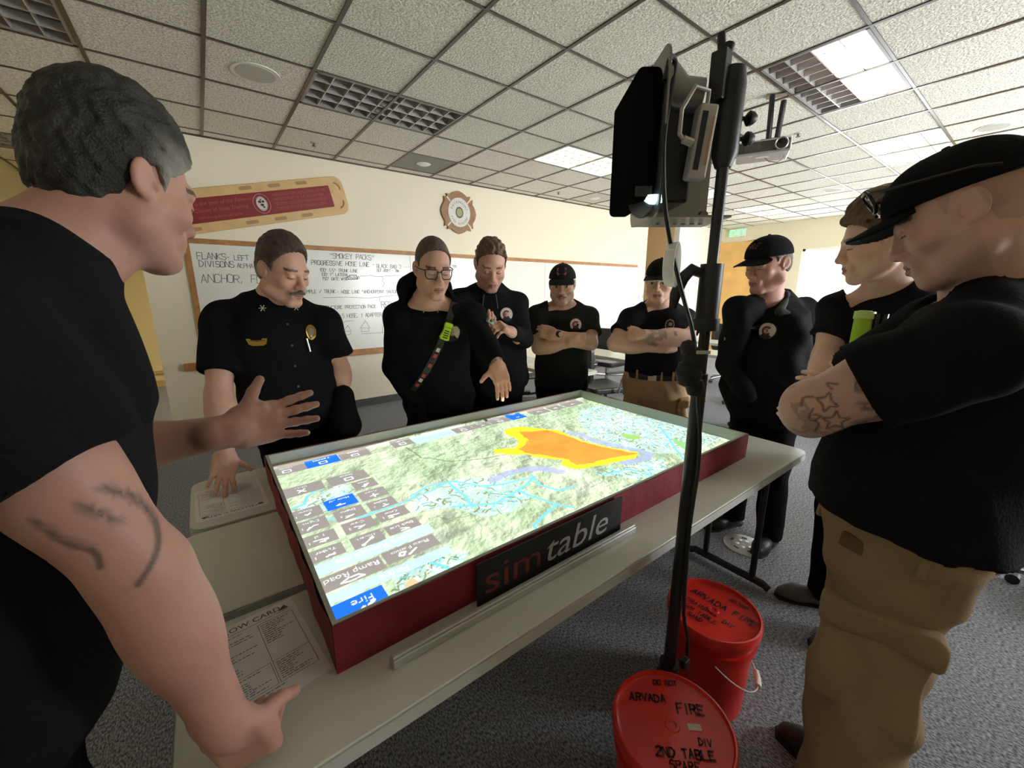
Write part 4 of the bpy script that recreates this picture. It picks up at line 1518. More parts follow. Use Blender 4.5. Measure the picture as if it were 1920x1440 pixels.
# ================================================================ people: smooth blended solids, meshed
class Sdf:
    def __init__(s):
        s.p = []

    def add(s, fn, lo, hi, k=.02, op='u'):
        s.p.append((fn, np.asarray(lo, float)-.002, np.asarray(hi, float)+.002, k, op))
        return s

    def cone(s, a, b, r1, r2=None, k=.02, op='u', cut=None):
        a, b = np.asarray(a, float), np.asarray(b, float)
        r2 = r1 if r2 is None else r2
        d = b-a
        L2 = max(float(d@d), 1e-10)

        def fn(x, y, z):
            x, y, z = x-a[0], y-a[1], z-a[2]
            t = np.clip((x*d[0]+y*d[1]+z*d[2])/L2, 0, 1)
            q = np.sqrt((x-t*d[0])**2+(y-t*d[1])**2+(z-t*d[2])**2)-(r1+(r2-r1)*t)
            if cut:
                L = math.sqrt(L2)
                w = (x*d[0]+y*d[1]+z*d[2])/L-L*cut
                q = np.maximum(q, w)
            return q
        r = max(r1, r2)
        return s.add(fn, np.minimum(a, b)-r, np.maximum(a, b)+r, k, op)

    def ell(s, c, r, R=None, k=.02, op='u'):
        c, r = np.asarray(c, float), np.asarray(r, float)
        R = np.eye(3) if R is None else R

        def fn(x, y, z):
            x, y, z = x-c[0], y-c[1], z-c[2]
            q = [(R[0, i]*x+R[1, i]*y+R[2, i]*z)/r[i] for i in range(3)]
            k0 = np.sqrt(q[0]**2+q[1]**2+q[2]**2)
            k1 = np.sqrt((q[0]/r[0])**2+(q[1]/r[1])**2+(q[2]/r[2])**2)
            return k0*(k0-1)/np.maximum(k1, 1e-6)
        e = np.sqrt((R**2)@(r**2))
        return s.add(fn, c-e, c+e, k, op)

    def rbox(s, c, h, r, R=None, k=.01, op='u'):
        c, h = np.asarray(c, float), np.asarray(h, float)
        R = np.eye(3) if R is None else R

        def fn(x, y, z):
            x, y, z = x-c[0], y-c[1], z-c[2]
            q = [np.abs(R[0, i]*x+R[1, i]*y+R[2, i]*z)-(h[i]-r) for i in range(3)]
            o = np.sqrt(np.maximum(q[0], 0)**2+np.maximum(q[1], 0)**2+np.maximum(q[2], 0)**2)
            return o+np.minimum(np.maximum(q[0], np.maximum(q[1], q[2])), 0)-r
        e = np.abs(R)@h
        return s.add(fn, c-e, c+e, k, op)

    def loft(s, o, R, prof, k=.03, op='u', ex=2.4, infl=0., z0=None, z1=None, fold=0., ph=0.):
        """an upright form of elliptic sections: rows of height, half width, half depth, forward offset"""
        P = np.array(prof, float)
        o = np.asarray(o, float)
        zl, zh = P[0, 0] if z0 is None else z0, P[-1, 0] if z1 is None else z1

        def fn(x, y, z):
            x, y, z = x-o[0], y-o[1], z-o[2]
            u = R[0, 0]*x+R[1, 0]*y+R[2, 0]*z
            v = R[0, 1]*x+R[1, 1]*y+R[2, 1]*z
            w = R[0, 2]*x+R[1, 2]*y+R[2, 2]*z
            W = np.interp(w, P[:, 0], P[:, 1])+infl
            D = np.interp(w, P[:, 0], P[:, 2])+infl
            Y = np.interp(w, P[:, 0], P[:, 3])
            d = ((np.abs(u/W)**ex+np.abs((v-Y)/D)**ex)**(1/ex)-1)*np.minimum(W, D)*.92
            if fold:
                d = d+fold*(np.sin(27*w+9*u+3*np.sin(14*u+ph)+ph)+.7*np.sin(41*u-13*w+ph*2)+.5*np.sin(33*v+25*w))*.5
            return np.maximum(d, np.maximum(w-zh, zl-w))
        m = max(P[:, 1].max(), P[:, 2].max()+np.abs(P[:, 3]).max())+infl+.03
        cs = np.array([o+R@np.array([a, b, c]) for a in (-m, m) for b in (-m, m) for c in (zl, zh)])
        return s.add(fn, cs.min(0), cs.max(0), k, op)

    def bounds(s):
        P = [p for p in s.p if p[4] == 'u']
        return np.min([p[1] for p in P], 0), np.max([p[2] for p in P], 0)

    def grid(s, lo, hi, h, post=None):
        ax = [np.arange(lo[i], hi[i]+h*1.01, h) for i in range(3)]
        D = np.full([len(a) for a in ax], .1, np.float32)
        for fn, a, b, k, op in s.p:
            if op == 'i':
                x, y, z = ax[0][:, None, None], ax[1][None, :, None], ax[2][None, None, :]
                v = fn(x, y, z)
                hh = np.maximum(k-np.abs(D-v), 0)/max(k, 1e-6)
                D = (np.maximum(D, v)+hh*hh*k/4).astype(np.float32)
                continue
            m = k+2*h
            i0 = [int(np.searchsorted(ax[i], a[i]-m)) for i in range(3)]
            i1 = [int(np.searchsorted(ax[i], b[i]+m)) for i in range(3)]
            if min(i1[i]-i0[i] for i in range(3)) <= 0:
                continue
            sl = tuple(slice(i0[i], i1[i]) for i in range(3))
            x, y, z = ax[0][sl[0]][:, None, None], ax[1][sl[1]][None, :, None], ax[2][sl[2]][None, None, :]
            v = fn(x, y, z).astype(np.float32)
            o = D[sl]
            if op == 'u':
                hh = np.maximum(k-np.abs(o-v), 0)/max(k, 1e-6)
                D[sl] = np.minimum(o, v)-hh*hh*k/4
            else:
                v = -v
                hh = np.maximum(k-np.abs(o-v), 0)/max(k, 1e-6)
                D[sl] = np.maximum(o, v)+hh*hh*k/4
        if post is not None:
            D = post(D, ax[0][:, None, None], ax[1][None, :, None], ax[2][None, None, :]).astype(np.float32)
        return D, ax

    def mesh(s, h, lo=None, hi=None, post=None, smooth=1):
        a, b = s.bounds()
        lo = a-2*h if lo is None else np.asarray(lo)
        hi = b+2*h if hi is None else np.asarray(hi)
        D, ax = s.grid(lo, hi, h, post)
        return surfnet(D, ax, h, smooth)


def surfnet(D, ax, h, smooth=1):
    S = D < 0
    n = D.shape
    c = np.zeros([q-1 for q in n], np.int8)
    for i in (0, 1):
        for j in (0, 1):
            for k in (0, 1):
                c += S[i:n[0]-1+i, j:n[1]-1+j, k:n[2]-1+k]
    act = (c > 0) & (c < 8)
    I = np.argwhere(act)
    idx = np.full(act.shape, -1, np.int32)
    idx[act] = np.arange(len(I))
    P = np.zeros((len(I), 3))
    N = np.zeros(len(I))
    C = [(i, j, k) for i in (0, 1) for j in (0, 1) for k in (0, 1)]
    for a in C:
        for ax_ in range(3):
            if a[ax_]:
                continue
            b = list(a)
            b[ax_] = 1
            da = D[I[:, 0]+a[0], I[:, 1]+a[1], I[:, 2]+a[2]]
            db = D[I[:, 0]+b[0], I[:, 1]+b[1], I[:, 2]+b[2]]
            m = (da < 0) != (db < 0)
            t = da[m]/(da[m]-db[m])
            q = np.tile(np.array(a, float), (m.sum(), 1))
            q[:, ax_] += t
            P[m] += q
            N[m] += 1
    V = (I+P/N[:, None])*h+np.array([a[0] for a in ax])
    Q = []
    for a in range(3):
        b, c2 = (a+1) % 3, (a+2) % 3
        s0 = [slice(None)]*3
        s1 = [slice(None)]*3
        s0[a], s1[a] = slice(0, n[a]-1), slice(1, n[a])
        for q in (b, c2):
            s0[q] = s1[q] = slice(1, n[q]-1)
        A, B = S[tuple(s0)], S[tuple(s1)]
        for fl, m in ((0, A & ~B), (1, B & ~A)):
            E = np.argwhere(m)
            if not len(E):
                continue
            E[:, b] += 1
            E[:, c2] += 1
            qs = []
            for db, dc in ((-1, -1), (0, -1), (0, 0), (-1, 0)):
                e = E.copy()
                e[:, b] += db
                e[:, c2] += dc
                qs.append(idx[e[:, 0], e[:, 1], e[:, 2]])
            q = np.stack(qs if not fl else qs[::-1], -1)
            Q.append(q)
    Q = np.concatenate(Q) if Q else np.zeros((0, 4), int)
    for _ in range(smooth):
        W_ = np.zeros_like(V)
        k_ = np.zeros(len(V))
        for i in range(4):
            j = (i+1) % 4
            for u, v in ((i, j), (j, i)):
                for d_ in range(3):
                    W_[:, d_] += np.bincount(Q[:, u], V[Q[:, v], d_], len(V))
                k_ += np.bincount(Q[:, u], minlength=len(V))
        V = V+.5*(W_/np.maximum(k_, 1)[:, None]-V)*(k_ > 0)[:, None]
    return V, Q


def merge(parts):
    V, Q, n = [], [], 0
    for v, q in parts:
        V.append(v)
        Q.append(q+n)
        n += len(v)
    return np.concatenate(V), np.concatenate(Q)


def frame(fwd, up=(0, 0, 1)):
    """columns: right, forward, up"""
    f = nrm(fwd)
    r = nrm(np.cross(f, up))
    return np.stack([r, f, np.cross(r, f)], 1)


def frame_up(up, fwd):
    u = nrm(up)
    f = np.asarray(fwd, float)
    f = nrm(f-u*(f@u))
    return np.stack([np.cross(f, u), f, u], 1)


class Head:
    def __init__(s, c, fwd, up=(0, 0, 1), sc=1., jaw=1., nose=1.):
        s.o, s.R, s.s, s.jaw, s.nose = np.asarray(c, float), frame(fwd, up), sc, jaw, nose

    def p(s, x, y, z):
        return s.o+s.R@(np.array([x, y, z], float)*s.s)

    def loc(s, V):
        return ((np.asarray(V)-s.o)@s.R)/s.s

    def build(s, S, mouth=0.):
        p, R, k, j = s.p, s.R, s.s, s.jaw

        def E(c, r, kk, op='u', Q=None):
            S.ell(p(*c), np.array(r)*k, R if Q is None else R@Q, kk, op)

        def C(a, b, r1, r2, kk, op='u'):
            S.cone(p(*a), p(*b), r1*k, r2*k, kk, op)
        E((0, -.014, .038), (.075, .097, .085), .01)
        E((0, .026, -.02), (.0615, .064, .088), .03)
        for q in (-1, 1):
            C((q*.05*j, -.004, -.068), (q*.014*j, .064, -.106), .020*j, .017, .03)
            E((q*.043, .056, -.026), (.024, .026, .022), .02)
            C((q*.052, .01, -.03), (q*.05*j, .0, -.066), .018, .017, .03)
        C((-.013*j, .075, -.106), (.013*j, .075, -.106), .0155, .0155, .02)
        C((-.036, .079, .021), (.036, .079, .021), .012, .012, .016)
        for q in (-1, 1):
            E((q*.032, .1005, -.001), (.021, .016, .0125), .012, 's')
            E((q*.0315, .0775, -.002), (.0155, .0145, .0115), .005)
            C((q*.017, .0885, .0145), (q*.049, .077, .014), .0055, .004, .006)
        nn = s.nose
        C((0, .088, .010), (0, .101+.006*nn, -.032), .0088, .0120, .012)
        E((0, .102+.007*nn, -.0355), (.0130, .0125, .0115), .008)
        for q in (-1, 1):
            E((q*.0135, .095+.003*nn, -.0385), (.0088, .0115, .009), .007)
        E((0, .083, -.068), (.032, .018, .024), .015)
        dz = mouth
        for q in (-1, 1):
            C((0, .0975, -.0655), (q*.022, .0865, -.070), .0055, .0035, .004)
            C((0, .0965, -.0785-dz), (q*.019, .087, -.074-dz*.5), .0068, .004, .004)
        for q in (-1, 1):
            C((0, .105, -.0718-dz*.5), (q*.023, .092, -.0722-dz*.4), .0022+dz*.45, .002, .003, 's')
        a = .3
        for q in (-1, 1):
            Q = np.array([[math.cos(a*q), -math.sin(a*q), 0], [math.sin(a*q), math.cos(a*q), 0], [0, 0, 1.]])
            t = .2
            T = np.array([[1, 0, 0], [0, math.cos(t), -math.sin(t)], [0, math.sin(t), math.cos(t)]])
            QQ = Q@T
            E((q*.0785, -.016, .001), (.0075, .021, .031), .004, 'u', QQ)
            E((q*.074, -.004, -.022), (.008, .010, .012), .006, 'u', QQ)
            E((q*.0895, -.013, .005), (.0065, .0125, .020), .006, 's', QQ)
            E((q*.0875, -.004, -.008), (.0075, .006, .009), .005, 's', QQ)
            E((q*.079, .004, -.006), (.005, .004, .008), .004, 'u', QQ)

    def color(s, V, col, skin, lips=(.30, .115, .10), brow=(.05, .03, .02), stub=0., scalp=None, lash=True, browt=.0045):
        q = s.loc(V)
        x, y, z = np.abs(q[:, 0]), q[:, 1], q[:, 2]
        near = (np.abs(q) < .16).all(1)
        front = near & (y > .04)
        skin = np.array(skin)

        def mixin(m, c, a=1.):
            col[m] = col[m]*(1-a)+np.array(c)*a
        warm = np.exp(-((x-.045)**2+(z+.025)**2)/.0006)*(y > .03)+np.exp(-((x)**2+(z+.035)**2)/.0004)*(y > .09)
        w = np.clip(warm, 0, 1)[:, None]*near[:, None]*.35
        col[:] = col*(1-w)+col*np.array([1.05, .78, .75])*w
        if stub:
            m = near & (y > -.01) & (z < -.038) & (z > -.135)
            m &= ~((x < .03) & (z > -.083) & (z < -.062))
            mixin(m, skin*np.array([.5, .5, .55]), stub)
        if scalp is not None:
            hl = np.interp(y, HAIRY, HAIRZ)
            m = near & (z > hl+.006)
            mixin(m, np.array(scalp), .6)
        zc = -.072
        m = front & (x < .021) & (z < -.060-.10*x) & (z > -.085+.25*x) & (y > .075)
        mixin(m, lips, .75)
        m = front & (x < .0225) & (np.abs(z-zc) < .0014) & (y > .08)
        mixin(m, (.10, .03, .03), .8)
        bz = .0235+.06*(.034-np.abs(x-.036))
        m = front & (x > .014) & (x < .053) & (np.abs(z-bz) < browt) & (y > .055)
        mixin(m, brow, .85)
        if lash:
            lz = -.0065+4.0*(x-.0315)**2
            m = front & (x > .018) & (x < .0465) & (np.abs(z-lz) < .0018) & (y > .065)
            mixin(m, (.03, .018, .014), .9)
        else:
            m = front & (x > .0185) & (x < .0455) & (z > -.0075+9*(x-.032)**2) & (z < .0035-9*(x-.032)**2) & (y > .065)
            mixin(m, (.62, .58, .55), .9)
            m2 = m & ((x-.032)**2 < .0052**2)
            mixin(m2, (.035, .022, .015), 1.)
            m = front & (x > .017) & (x < .0475) & (np.abs(z-(.0042-8*(x-.032)**2)) < .0015) & (y > .065)
            mixin(m, (.03, .018, .014), .9)
        m = near & (x < .0105) & (z < -.044) & (z > -.052) & (y > .1)
        mixin(m, (.07, .03, .025), .5)


HAIRY = [-.13, -.06, -.035, -.02, .004, .022, .026, .05, .07, .085, .12]
HAIRZ = [-.060, -.055, -.045, .032, .030, -.006, .030, .050, .078, .090, .098]


def hair(hd, parent, colr, th=(.012, .008), noise=.0025, freq=240., grey=None, hz=None, h=.0032, name='hair', style=None, mt=None, top=.0):
    S = Sdf()
    p, R, k = hd.p, hd.R, hd.s
    a, b = th
    S.ell(p(0, -.014, .038+a*.5+top*.5), np.array([.075+b, .097+b, .085+a+top])*k, R, .01)
    S.ell(p(0, -.055, -.01), np.array([.064, .053+b*.4, .062])*k, R, .03)
    for q in (-1, 1):
        S.ell(p(q*.050, .022, .036), np.array([.0215+b*.3, .040, .040])*k, R, .02)
    if style:
        style(S, hd)
    HZ = HAIRZ if hz is None else hz

    def post(D, x, y, z):
        x, y, z = x-hd.o[0], y-hd.o[1], z-hd.o[2]
        u = (R[0, 0]*x+R[1, 0]*y+R[2, 0]*z)/k
        v = (R[0, 1]*x+R[1, 1]*y+R[2, 1]*z)/k
        w = (R[0, 2]*x+R[1, 2]*y+R[2, 2]*z)/k
        f = freq
        D = D+noise*(np.sin(f*u+2*np.sin(f*.43*w))*np.sin(f*.6*v+1.3*np.sin(f*.5*u))+.6*np.sin(f*1.7*u+f*.5*v+1)*np.sin(f*.9*w))
        cut = (np.interp(v, HAIRY, HZ)-w)*.8*k+.0018*np.sin(330*u+3*np.sin(170*v))+.0015*np.sin(540*v+2*np.sin(260*u))
        return np.maximum(D, cut)
    V, Q = S.mesh(h, post=post, smooth=1)
    q = hd.loc(V)
    col = np.tile(np.array(colr, float), (len(V), 1))
    n = (fbm(q[:, 0]*1.0+q[:, 2]*.35+5, q[:, 1]*.3+q[:, 2]*.5+3, 150, 3, 3)-.5)*2
    col *= (1+.6*n)[:, None]
    if grey is not None:
        f = np.clip(grey(q)*(1+.3*n), 0, 1)[:, None]
        col = col*(1-f)+np.array([.30, .285, .25])*f
    return np_mesh(name, V, Q, mt or mat('hair_strands', (.1, .07, .05), .55, attr='Col', bump=.5, bscale=300), parent, True, np.clip(col, 0, 1))


def hand(S, w, d, n, side, curls=(20, 25, 15), spread=.12, thumb=(.55, .75, .2), sc=1., each=None, tc=20):
    """side +1: right hand, -1: left hand; d: wrist to knuckles, n: the way the palm faces"""
    w, d = np.asarray(w, float), nrm(d)
    n = np.asarray(n, float)
    n = nrm(n-d*(n@d))
    t = np.cross(d, n)*side
    R = np.stack([t, d, n], 1)
    c = sc
    S.cone(w-d*.03*c, w+d*.02*c, .0265*c, .025*c, .015)
    S.rbox(w+d*.052*c+t*.002*c, np.array([.041, .046, .0135])*c, .0125*c, R, .014)
    S.cone(w+d*.014*c+t*.018*c+n*.006*c, w+d*.058*c+t*.034*c+n*.009*c, .0175*c, .0135*c, .012)
    S.cone(w+d*.02*c-t*.024*c+n*.006*c, w+d*.07*c-t*.030*c+n*.005*c, .0135*c, .0115*c, .012)
    T = np.array([.030, .010, -.0105, -.030])
    B = np.array([.092, .096, .091, .081])
    Ls = np.array([.074, .082, .076, .060])
    for i in range(4):
        b = w+d*B[i]*c+t*T[i]*c
        dd = nrm(d+t*spread*(1.5-i)*.8)
        a = 0
        cu = each[i] if each else curls
        p = b-dd*.016*c
        r = [.0098, .0090, .0083, .0074][0:4]
        rr = (1.0, 1.03, 1.0, .88)[i]
        for sgm in range(3):
            a += math.radians(cu[sgm])
            L = Ls[i]*(.46, .30, .26)[sgm]*c+(.016*c if sgm == 0 else 0)
            v = dd*math.cos(a)+n*math.sin(a)
            e = p+v*L
            S.cone(p, e, r[sgm]*rr*c, r[sgm+1]*rr*c, .006 if sgm else .009)
            p = e
    b = w+d*.030*c+t*.030*c+n*.006*c
    v = nrm(d*thumb[0]+t*thumb[1]+n*thumb[2])
    e = b+v*.044*c
    S.cone(b, e, .0140*c, .0108*c, .01)
    v2 = nrm(v+d*math.sin(math.radians(tc))*.8)
    S.cone(e, e+v2*.030*c, .0108*c, .0088*c, .006)


TORSO = [(-.17, .06, .05, 0), (-.11, .150, .105, -.005), (0, .172, .120, -.005), (.10, .160, .112, .0), (.20, .158, .108, .004), (.32, .170, .114, .006), (.42, .178, .112, .0), (.50, .150, .088, -.01), (.555, .085, .066, -.012), (.60, .058, .056, -.008)]


def torso_prof(L, bw=1., bd=1., belly=0., infl=0., z0=None, z1=None, chest=0.):
    out = []
    f = L/.58
    for z, w, d, y in TORSO:
        b = belly*math.exp(-((z-.13)/.12)**2)+chest*math.exp(-((z-.36)/.09)**2)
        out.append((z*f, w*bw+infl+b*.35, d*bd+infl+b*.5, y+b*.5))
    return out


SKIN = mat('skin', (.5, .27, .19), .5, attr='Col', bump=.06, bscale=350, spec=.35)
MATS['skin'].node_tree.nodes['Principled BSDF'].inputs['Subsurface Weight'].default_value = .06
MATS['skin'].node_tree.nodes['Principled BSDF'].inputs['Subsurface Scale'].default_value = .008


def cloth(name, col, rough=.9, bump=.25, bscale=160, var=.0):
    return mat(name, col, rough, bump=bump, bscale=bscale, spec=.08, var=var, vscale=9)


def foldf(R, o, amp, seed):
    r = np.random.default_rng(seed)
    K = r.normal(0, 1, (5, 3))
    K = K/np.linalg.norm(K, axis=1)[:, None]*r.uniform(22, 55, 5)[:, None]
    ph = r.uniform(0, 6, 5)

    def post(D, x, y, z):
        s = 0
        for k, p in zip(K, ph):
            s = s+np.sin(k[0]*x+k[1]*y+k[2]*z+p)
        w = np.sin(31*x+19*z+2*np.sin(11*y+ph[0])+ph[1])*np.sin(27*y-14*z+ph[2])
        return D+amp*(.35*s+.9*w)
    return post


def inkline(V, col, u, v, m, polys, w, c, a):
    best = np.full(len(V), 9.)
    for pl in polys:
        P = [np.array(q, float) for q in pl]
        for i in range(len(P)-1):
            p0, p1, p2, p3 = P[max(i-1, 0)], P[i], P[i+1], P[min(i+2, len(P)-1)]
            o = p1
            for t in (.25, .5, .75, 1.):
                q = .5*((2*p1)+(-p0+p2)*t+(2*p0-5*p1+4*p2-p3)*t*t+(-p0+3*p1-3*p2+p3)*t**3)
                d = q-o
                k = np.clip(((u-o[0])*d[0]+(v-o[1])*d[1])/max(d@d, 1e-9), 0, 1)
                best = np.minimum(best, np.hypot(u-o[0]-k*d[0], v-o[1]-k*d[1]))
                o = q
    f = (np.clip(1.6-best/w, 0, 1)*a*m)[:, None]
    col[:] = col*(1-f)+np.array(c)*f


class Person:
    def __init__(s, label, j, facing, skin=(.55, .30, .235)):
        s.j = {k: np.asarray(v, float) for k, v in j.items()}
        pel = s.j['pel']
        for q in ('shR', 'shL'):
            s.j[q] = s.j[q]-np.array([0, 0, .022])
        s.t = thing('person', label, 'person', (pel[0], pel[1], 0))
        s.fwd = nrm([facing[0], facing[1], 0])
        s.skin = np.array(skin)
        s.R = frame_up(s.j['neck']-pel, s.fwd)
        s.L = np.linalg.norm(s.j['neck']-pel)
        s.right = s.R[:, 0]
        s.up = s.R[:, 2]
        # hips, knees, ankles
        gr = np.cross(s.fwd, (0, 0, 1))
        st = s.j.get('stance', np.array([.10]))[0]
        for sd, q in (('R', 1), ('L', -1)):
            if 'hip'+sd not in s.j:
                s.j['hip'+sd] = pel+gr*q*.088
            if 'ank'+sd not in s.j:
                a = np.array([pel[0], pel[1], .085])+gr*q*(st+.02)-s.fwd*.03
                s.j['ank'+sd] = a
            if 'kn'+sd not in s.j:
                s.j['kn'+sd] = (s.j['hip'+sd]+s.j['ank'+sd])/2+s.fwd*.02+np.array([0, 0, .02])

    def limbs(s, S, ah=1., bw=1.):
        j = s.j
        for sd in 'RL':
            sh, el, wr = j['sh'+sd], j['el'+sd], j['wr'+sd]
            S.cone(sh, el, .052*ah, .042*ah, .03)
            S.ell((sh*.55+el*.45), (.050*ah, .050*ah, np.linalg.norm(el-sh)*.36), frame_up(el-sh, s.fwd+.01), .03)
            S.cone(el, wr, .042*ah, .0285*ah, .02)
            S.ell(el*.70+wr*.30, (.0475*ah, .043*ah, np.linalg.norm(wr-el)*.33), frame_up(wr-el, s.fwd+.01), .03)
            S.ell(sh, (.052*ah, .052*ah, .052*ah), None, .03)
            hp, kn, an = j['hip'+sd], j['kn'+sd], j['ank'+sd]
            S.cone(hp, kn, .078, .054, .04)
            S.cone(kn, an, .055, .036, .03)

    def body(s, hd, hands, ah=1., bw=1., bd=1., belly=0., neck=.058, mouth=0., fine=.003, arm=.0045, chunks=None, **ck):
        S = Sdf()
        j = s.j
        S.loft(j['pel'], s.R, torso_prof(s.L, bw*.93, bd*.91, belly*.6), .03)
        for q in ('shR', 'shL'):
            S.cone(j['neck']+s.up*.01, j[q], .046, .044, .04)
        s.limbs(S, ah, bw)
        nb = j['neck']+s.up*.0
        S.cone(nb, hd.p(0, -.022, -.045), neck*1.08, neck*.95, .03)
        S.cone(nb+s.R[:, 1]*.02, hd.p(0, .012, -.085), neck*.8, neck*.62, .03)
        hd.build(S, mouth)
        boxes = []
        r = .15*hd.s
        boxes.append((hd.o-np.array([r, r, r*1.05]), hd.o+np.array([r, r, r]), fine))
        for sd in 'RL':
            hs = hands.get(sd)
            if hs:
                hand(S, j['wr'+sd], side=1 if sd == 'R' else -1, **hs)
                w = j['wr'+sd]
                c = w+nrm(hs['d'])*.09
                boxes.append((c-.145, c+.145, hs.get('h', .0028) if False else .0026))
            if chunks and sd in chunks:
                a, b = j['el'+sd], j['wr'+sd]
                boxes.append((np.minimum(a, b)-.07, np.maximum(a, b)+.07, chunks[sd]))
        lo, hi = S.bounds()
        V, Q = S.mesh(.0085, lo-.02, hi+.02)
        parts = []
        c = V[Q].mean(1)
        keep = np.ones(len(Q), bool)
        for a, b, h in boxes:
            keep &= ~((c > a+.006) & (c < b-.006)).all(1)
        parts.append((V, Q[keep]))
        done = []
        for a, b, h in boxes:
            n = np.ceil((b-a)/h)
            v, q = S.mesh(h, a-2*h, a+h*n+2*h)
            c = v[q].mean(1)
            k = ((c > a) & (c < b)).all(1)
            for a2, b2 in done:
                k &= ~((c > a2+.004) & (c < b2-.004)).all(1)
            parts.append((v, q[k]))
            done.append((a, b))
        V, Q = merge(parts)
        us = np.unique(Q)
        mp = np.full(len(V), -1)
        mp[us] = np.arange(len(us))
        V, Q = V[us], mp[Q]
        col = np.tile(s.skin, (len(V), 1))
        n = fbm(V[:, 0]*1.0+V[:, 2]*.7, V[:, 1]+V[:, 2]*.5, 30, 5, 3)
        col *= (.92+.16*n)[:, None]*np.array([1, 1, 1])
        hd.color(V, col, s.skin, **ck)
        s.S = S
        s.hd = hd
        if getattr(s, 'ink', None):
            s.ink(V, col)
        s.bodyobj = np_mesh('body', V, Q, SKIN, s.t, True, np.clip(col, 0, 1))
        return S

    def garment(s, name, S, m, h=.007, post=None, label=None, smooth=2):
        V, Q = S.mesh(h, post=post, smooth=smooth)
        o = np_mesh(name, V, Q, m, s.t, True, label=label)
        if name in ('shirt', 'jacket', 'hoodie', 'polo_shirt', 'uniform_shirt'):
            s.top = BVHTree.FromPolygons([Vector(v) for v in V], Q.tolist())
        return o

    def shirt(s, m, name='shirt', sl=.5, infl=.016, bw=1., bd=1., belly=0., hem=-.03, long=False, fold=.0035, seed=1, sr=(.074, .077), ncut=.545, chest=0., collar=0., h=.007, extra=None, label=None, loose=0., lcut=.97):
        S = Sdf()
        j = s.j
        f = s.L/.58
        pr = torso_prof(s.L, bw, bd, belly, infl, chest=chest)
        pr = [(z, w+loose*(1 if z < .3 else 0), d+loose*(1 if z < .3 else 0), y) for z, w, d, y in pr]
        S.loft(j['pel'], s.R, pr, .02, z0=hem*f, z1=.60*f)
        for q in ('shR', 'shL'):
            S.cone(j['neck']+s.up*.005, j[q], .056+infl*.3, .060+infl*.4, .04)
        for sd in 'RL':
            sh, el, wr = j['sh'+sd], j['el'+sd], j['wr'+sd]
            S.ell(sh, np.array([1, 1, 1])*(.053+infl), None, .03)
            if long:
                S.cone(sh, el, sr[0]-.008, sr[1]*.80, .04)
                S.cone(el, wr, sr[1]*.80, sr[1]*.56, .02, cut=lcut)
            else:
                e = sh+(el-sh)*sl
                S.cone(sh, e, sr[0]-.010, sr[1], .035, cut=1.0)
        if extra:
            extra(S)
        if collar:
            nb = j['neck']
            c = nb+s.up*.012
            N = 14
            for i in range(N):
                a, b = 2*math.pi*i/N, 2*math.pi*(i+1)/N
                P = [c+s.R[:, 0]*math.cos(q)*.067+s.R[:, 1]*(math.sin(q)*.069-.004)-s.up*(.035*max(0, math.sin(q))) for q in (a, b)]
                S.cone(P[0], P[1], collar, collar, .006)
        nd = nrm(s.up-s.R[:, 1]*.0+s.R[:, 1]*.55)
        no = j['neck']+s.up*(ncut-.58)*f+s.R[:, 1]*.0
        pf = foldf(s.R, j['pel'], fold, seed)

        def post(D, x, y, z):
            D = pf(D, x, y, z)
            if not collar:
                d = (x-no[0])*nd[0]+(y-no[1])*nd[1]+(z-no[2])*nd[2]
                rr = (x-no[0])**2+(y-no[1])**2+(z-no[2])**2
                D = np.where(rr < .13**2, np.maximum(D, d-.035), D)
            return D
        return s.garment(name, S, m, h, post, label)

    def trousers(s, m, infl=.016, bw=1., bd=1., belly=0., top=.05, fold=.004, seed=3, lr=(.098, .078, .072), h=.008, extra=None):
        S = Sdf()
        j = s.j
        f = s.L/.58
        S.loft(j['pel'], s.R, torso_prof(s.L, bw, bd, belly*.6, infl*.7), .03, z0=-.16*f, z1=top*f)
        for sd in 'RL':
            S.cone(j['hip'+sd], j['kn'+sd], lr[0], lr[1], .05)
            S.cone(j['kn'+sd], j['ank'+sd]-np.array([0, 0, .03]), lr[1], lr[2], .04, cut=1.)
        if extra:
            extra(S)
        return s.garment('trousers', S, m, h, foldf(s.R, j['pel'], fold, seed))

    def shoes(s, m):
        for sd, q in (('R', 1), ('L', -1)):
            a = s.j['ank'+sd]
            g = np.array([a[0], a[1], 0])
            d = nrm(s.fwd+np.cross(s.fwd, (0, 0, 1))*q*.18)
            S = Sdf()
            S.cone(g-d*.035+np.array([0, 0, .05]), g+d*.13+np.array([0, 0, .036]), .042, .040, .03)
            S.cone(g+d*.12+np.array([0, 0, .034]), g+d*.175+np.array([0, 0, .026]), .042, .032, .03)
            S.cone(g-d*.0+np.array([0, 0, .06]), g-d*.005+np.array([0, 0, .14]), .046, .044, .03)
            V, Q = S.mesh(.007, post=lambda D, x, y, z: np.maximum(D, -z+.012))
            o = np_mesh('shoe', V, Q, m, s.t)
            MB().prism([(d2*.5, w2) for d2, w2 in ((-.16, -.03), (-.10, -.044), (.12, -.040), (.28, -.046), (.40, -.032), (.43, 0), (.40, .032), (.28, .046), (.12, .040), (-.10, .044), (-.16, .03))], g, d, np.cross((0, 0, 1), d), 0, .014).build('sole', mat('dark_rubber', (.012, .012, .012), .8), o)

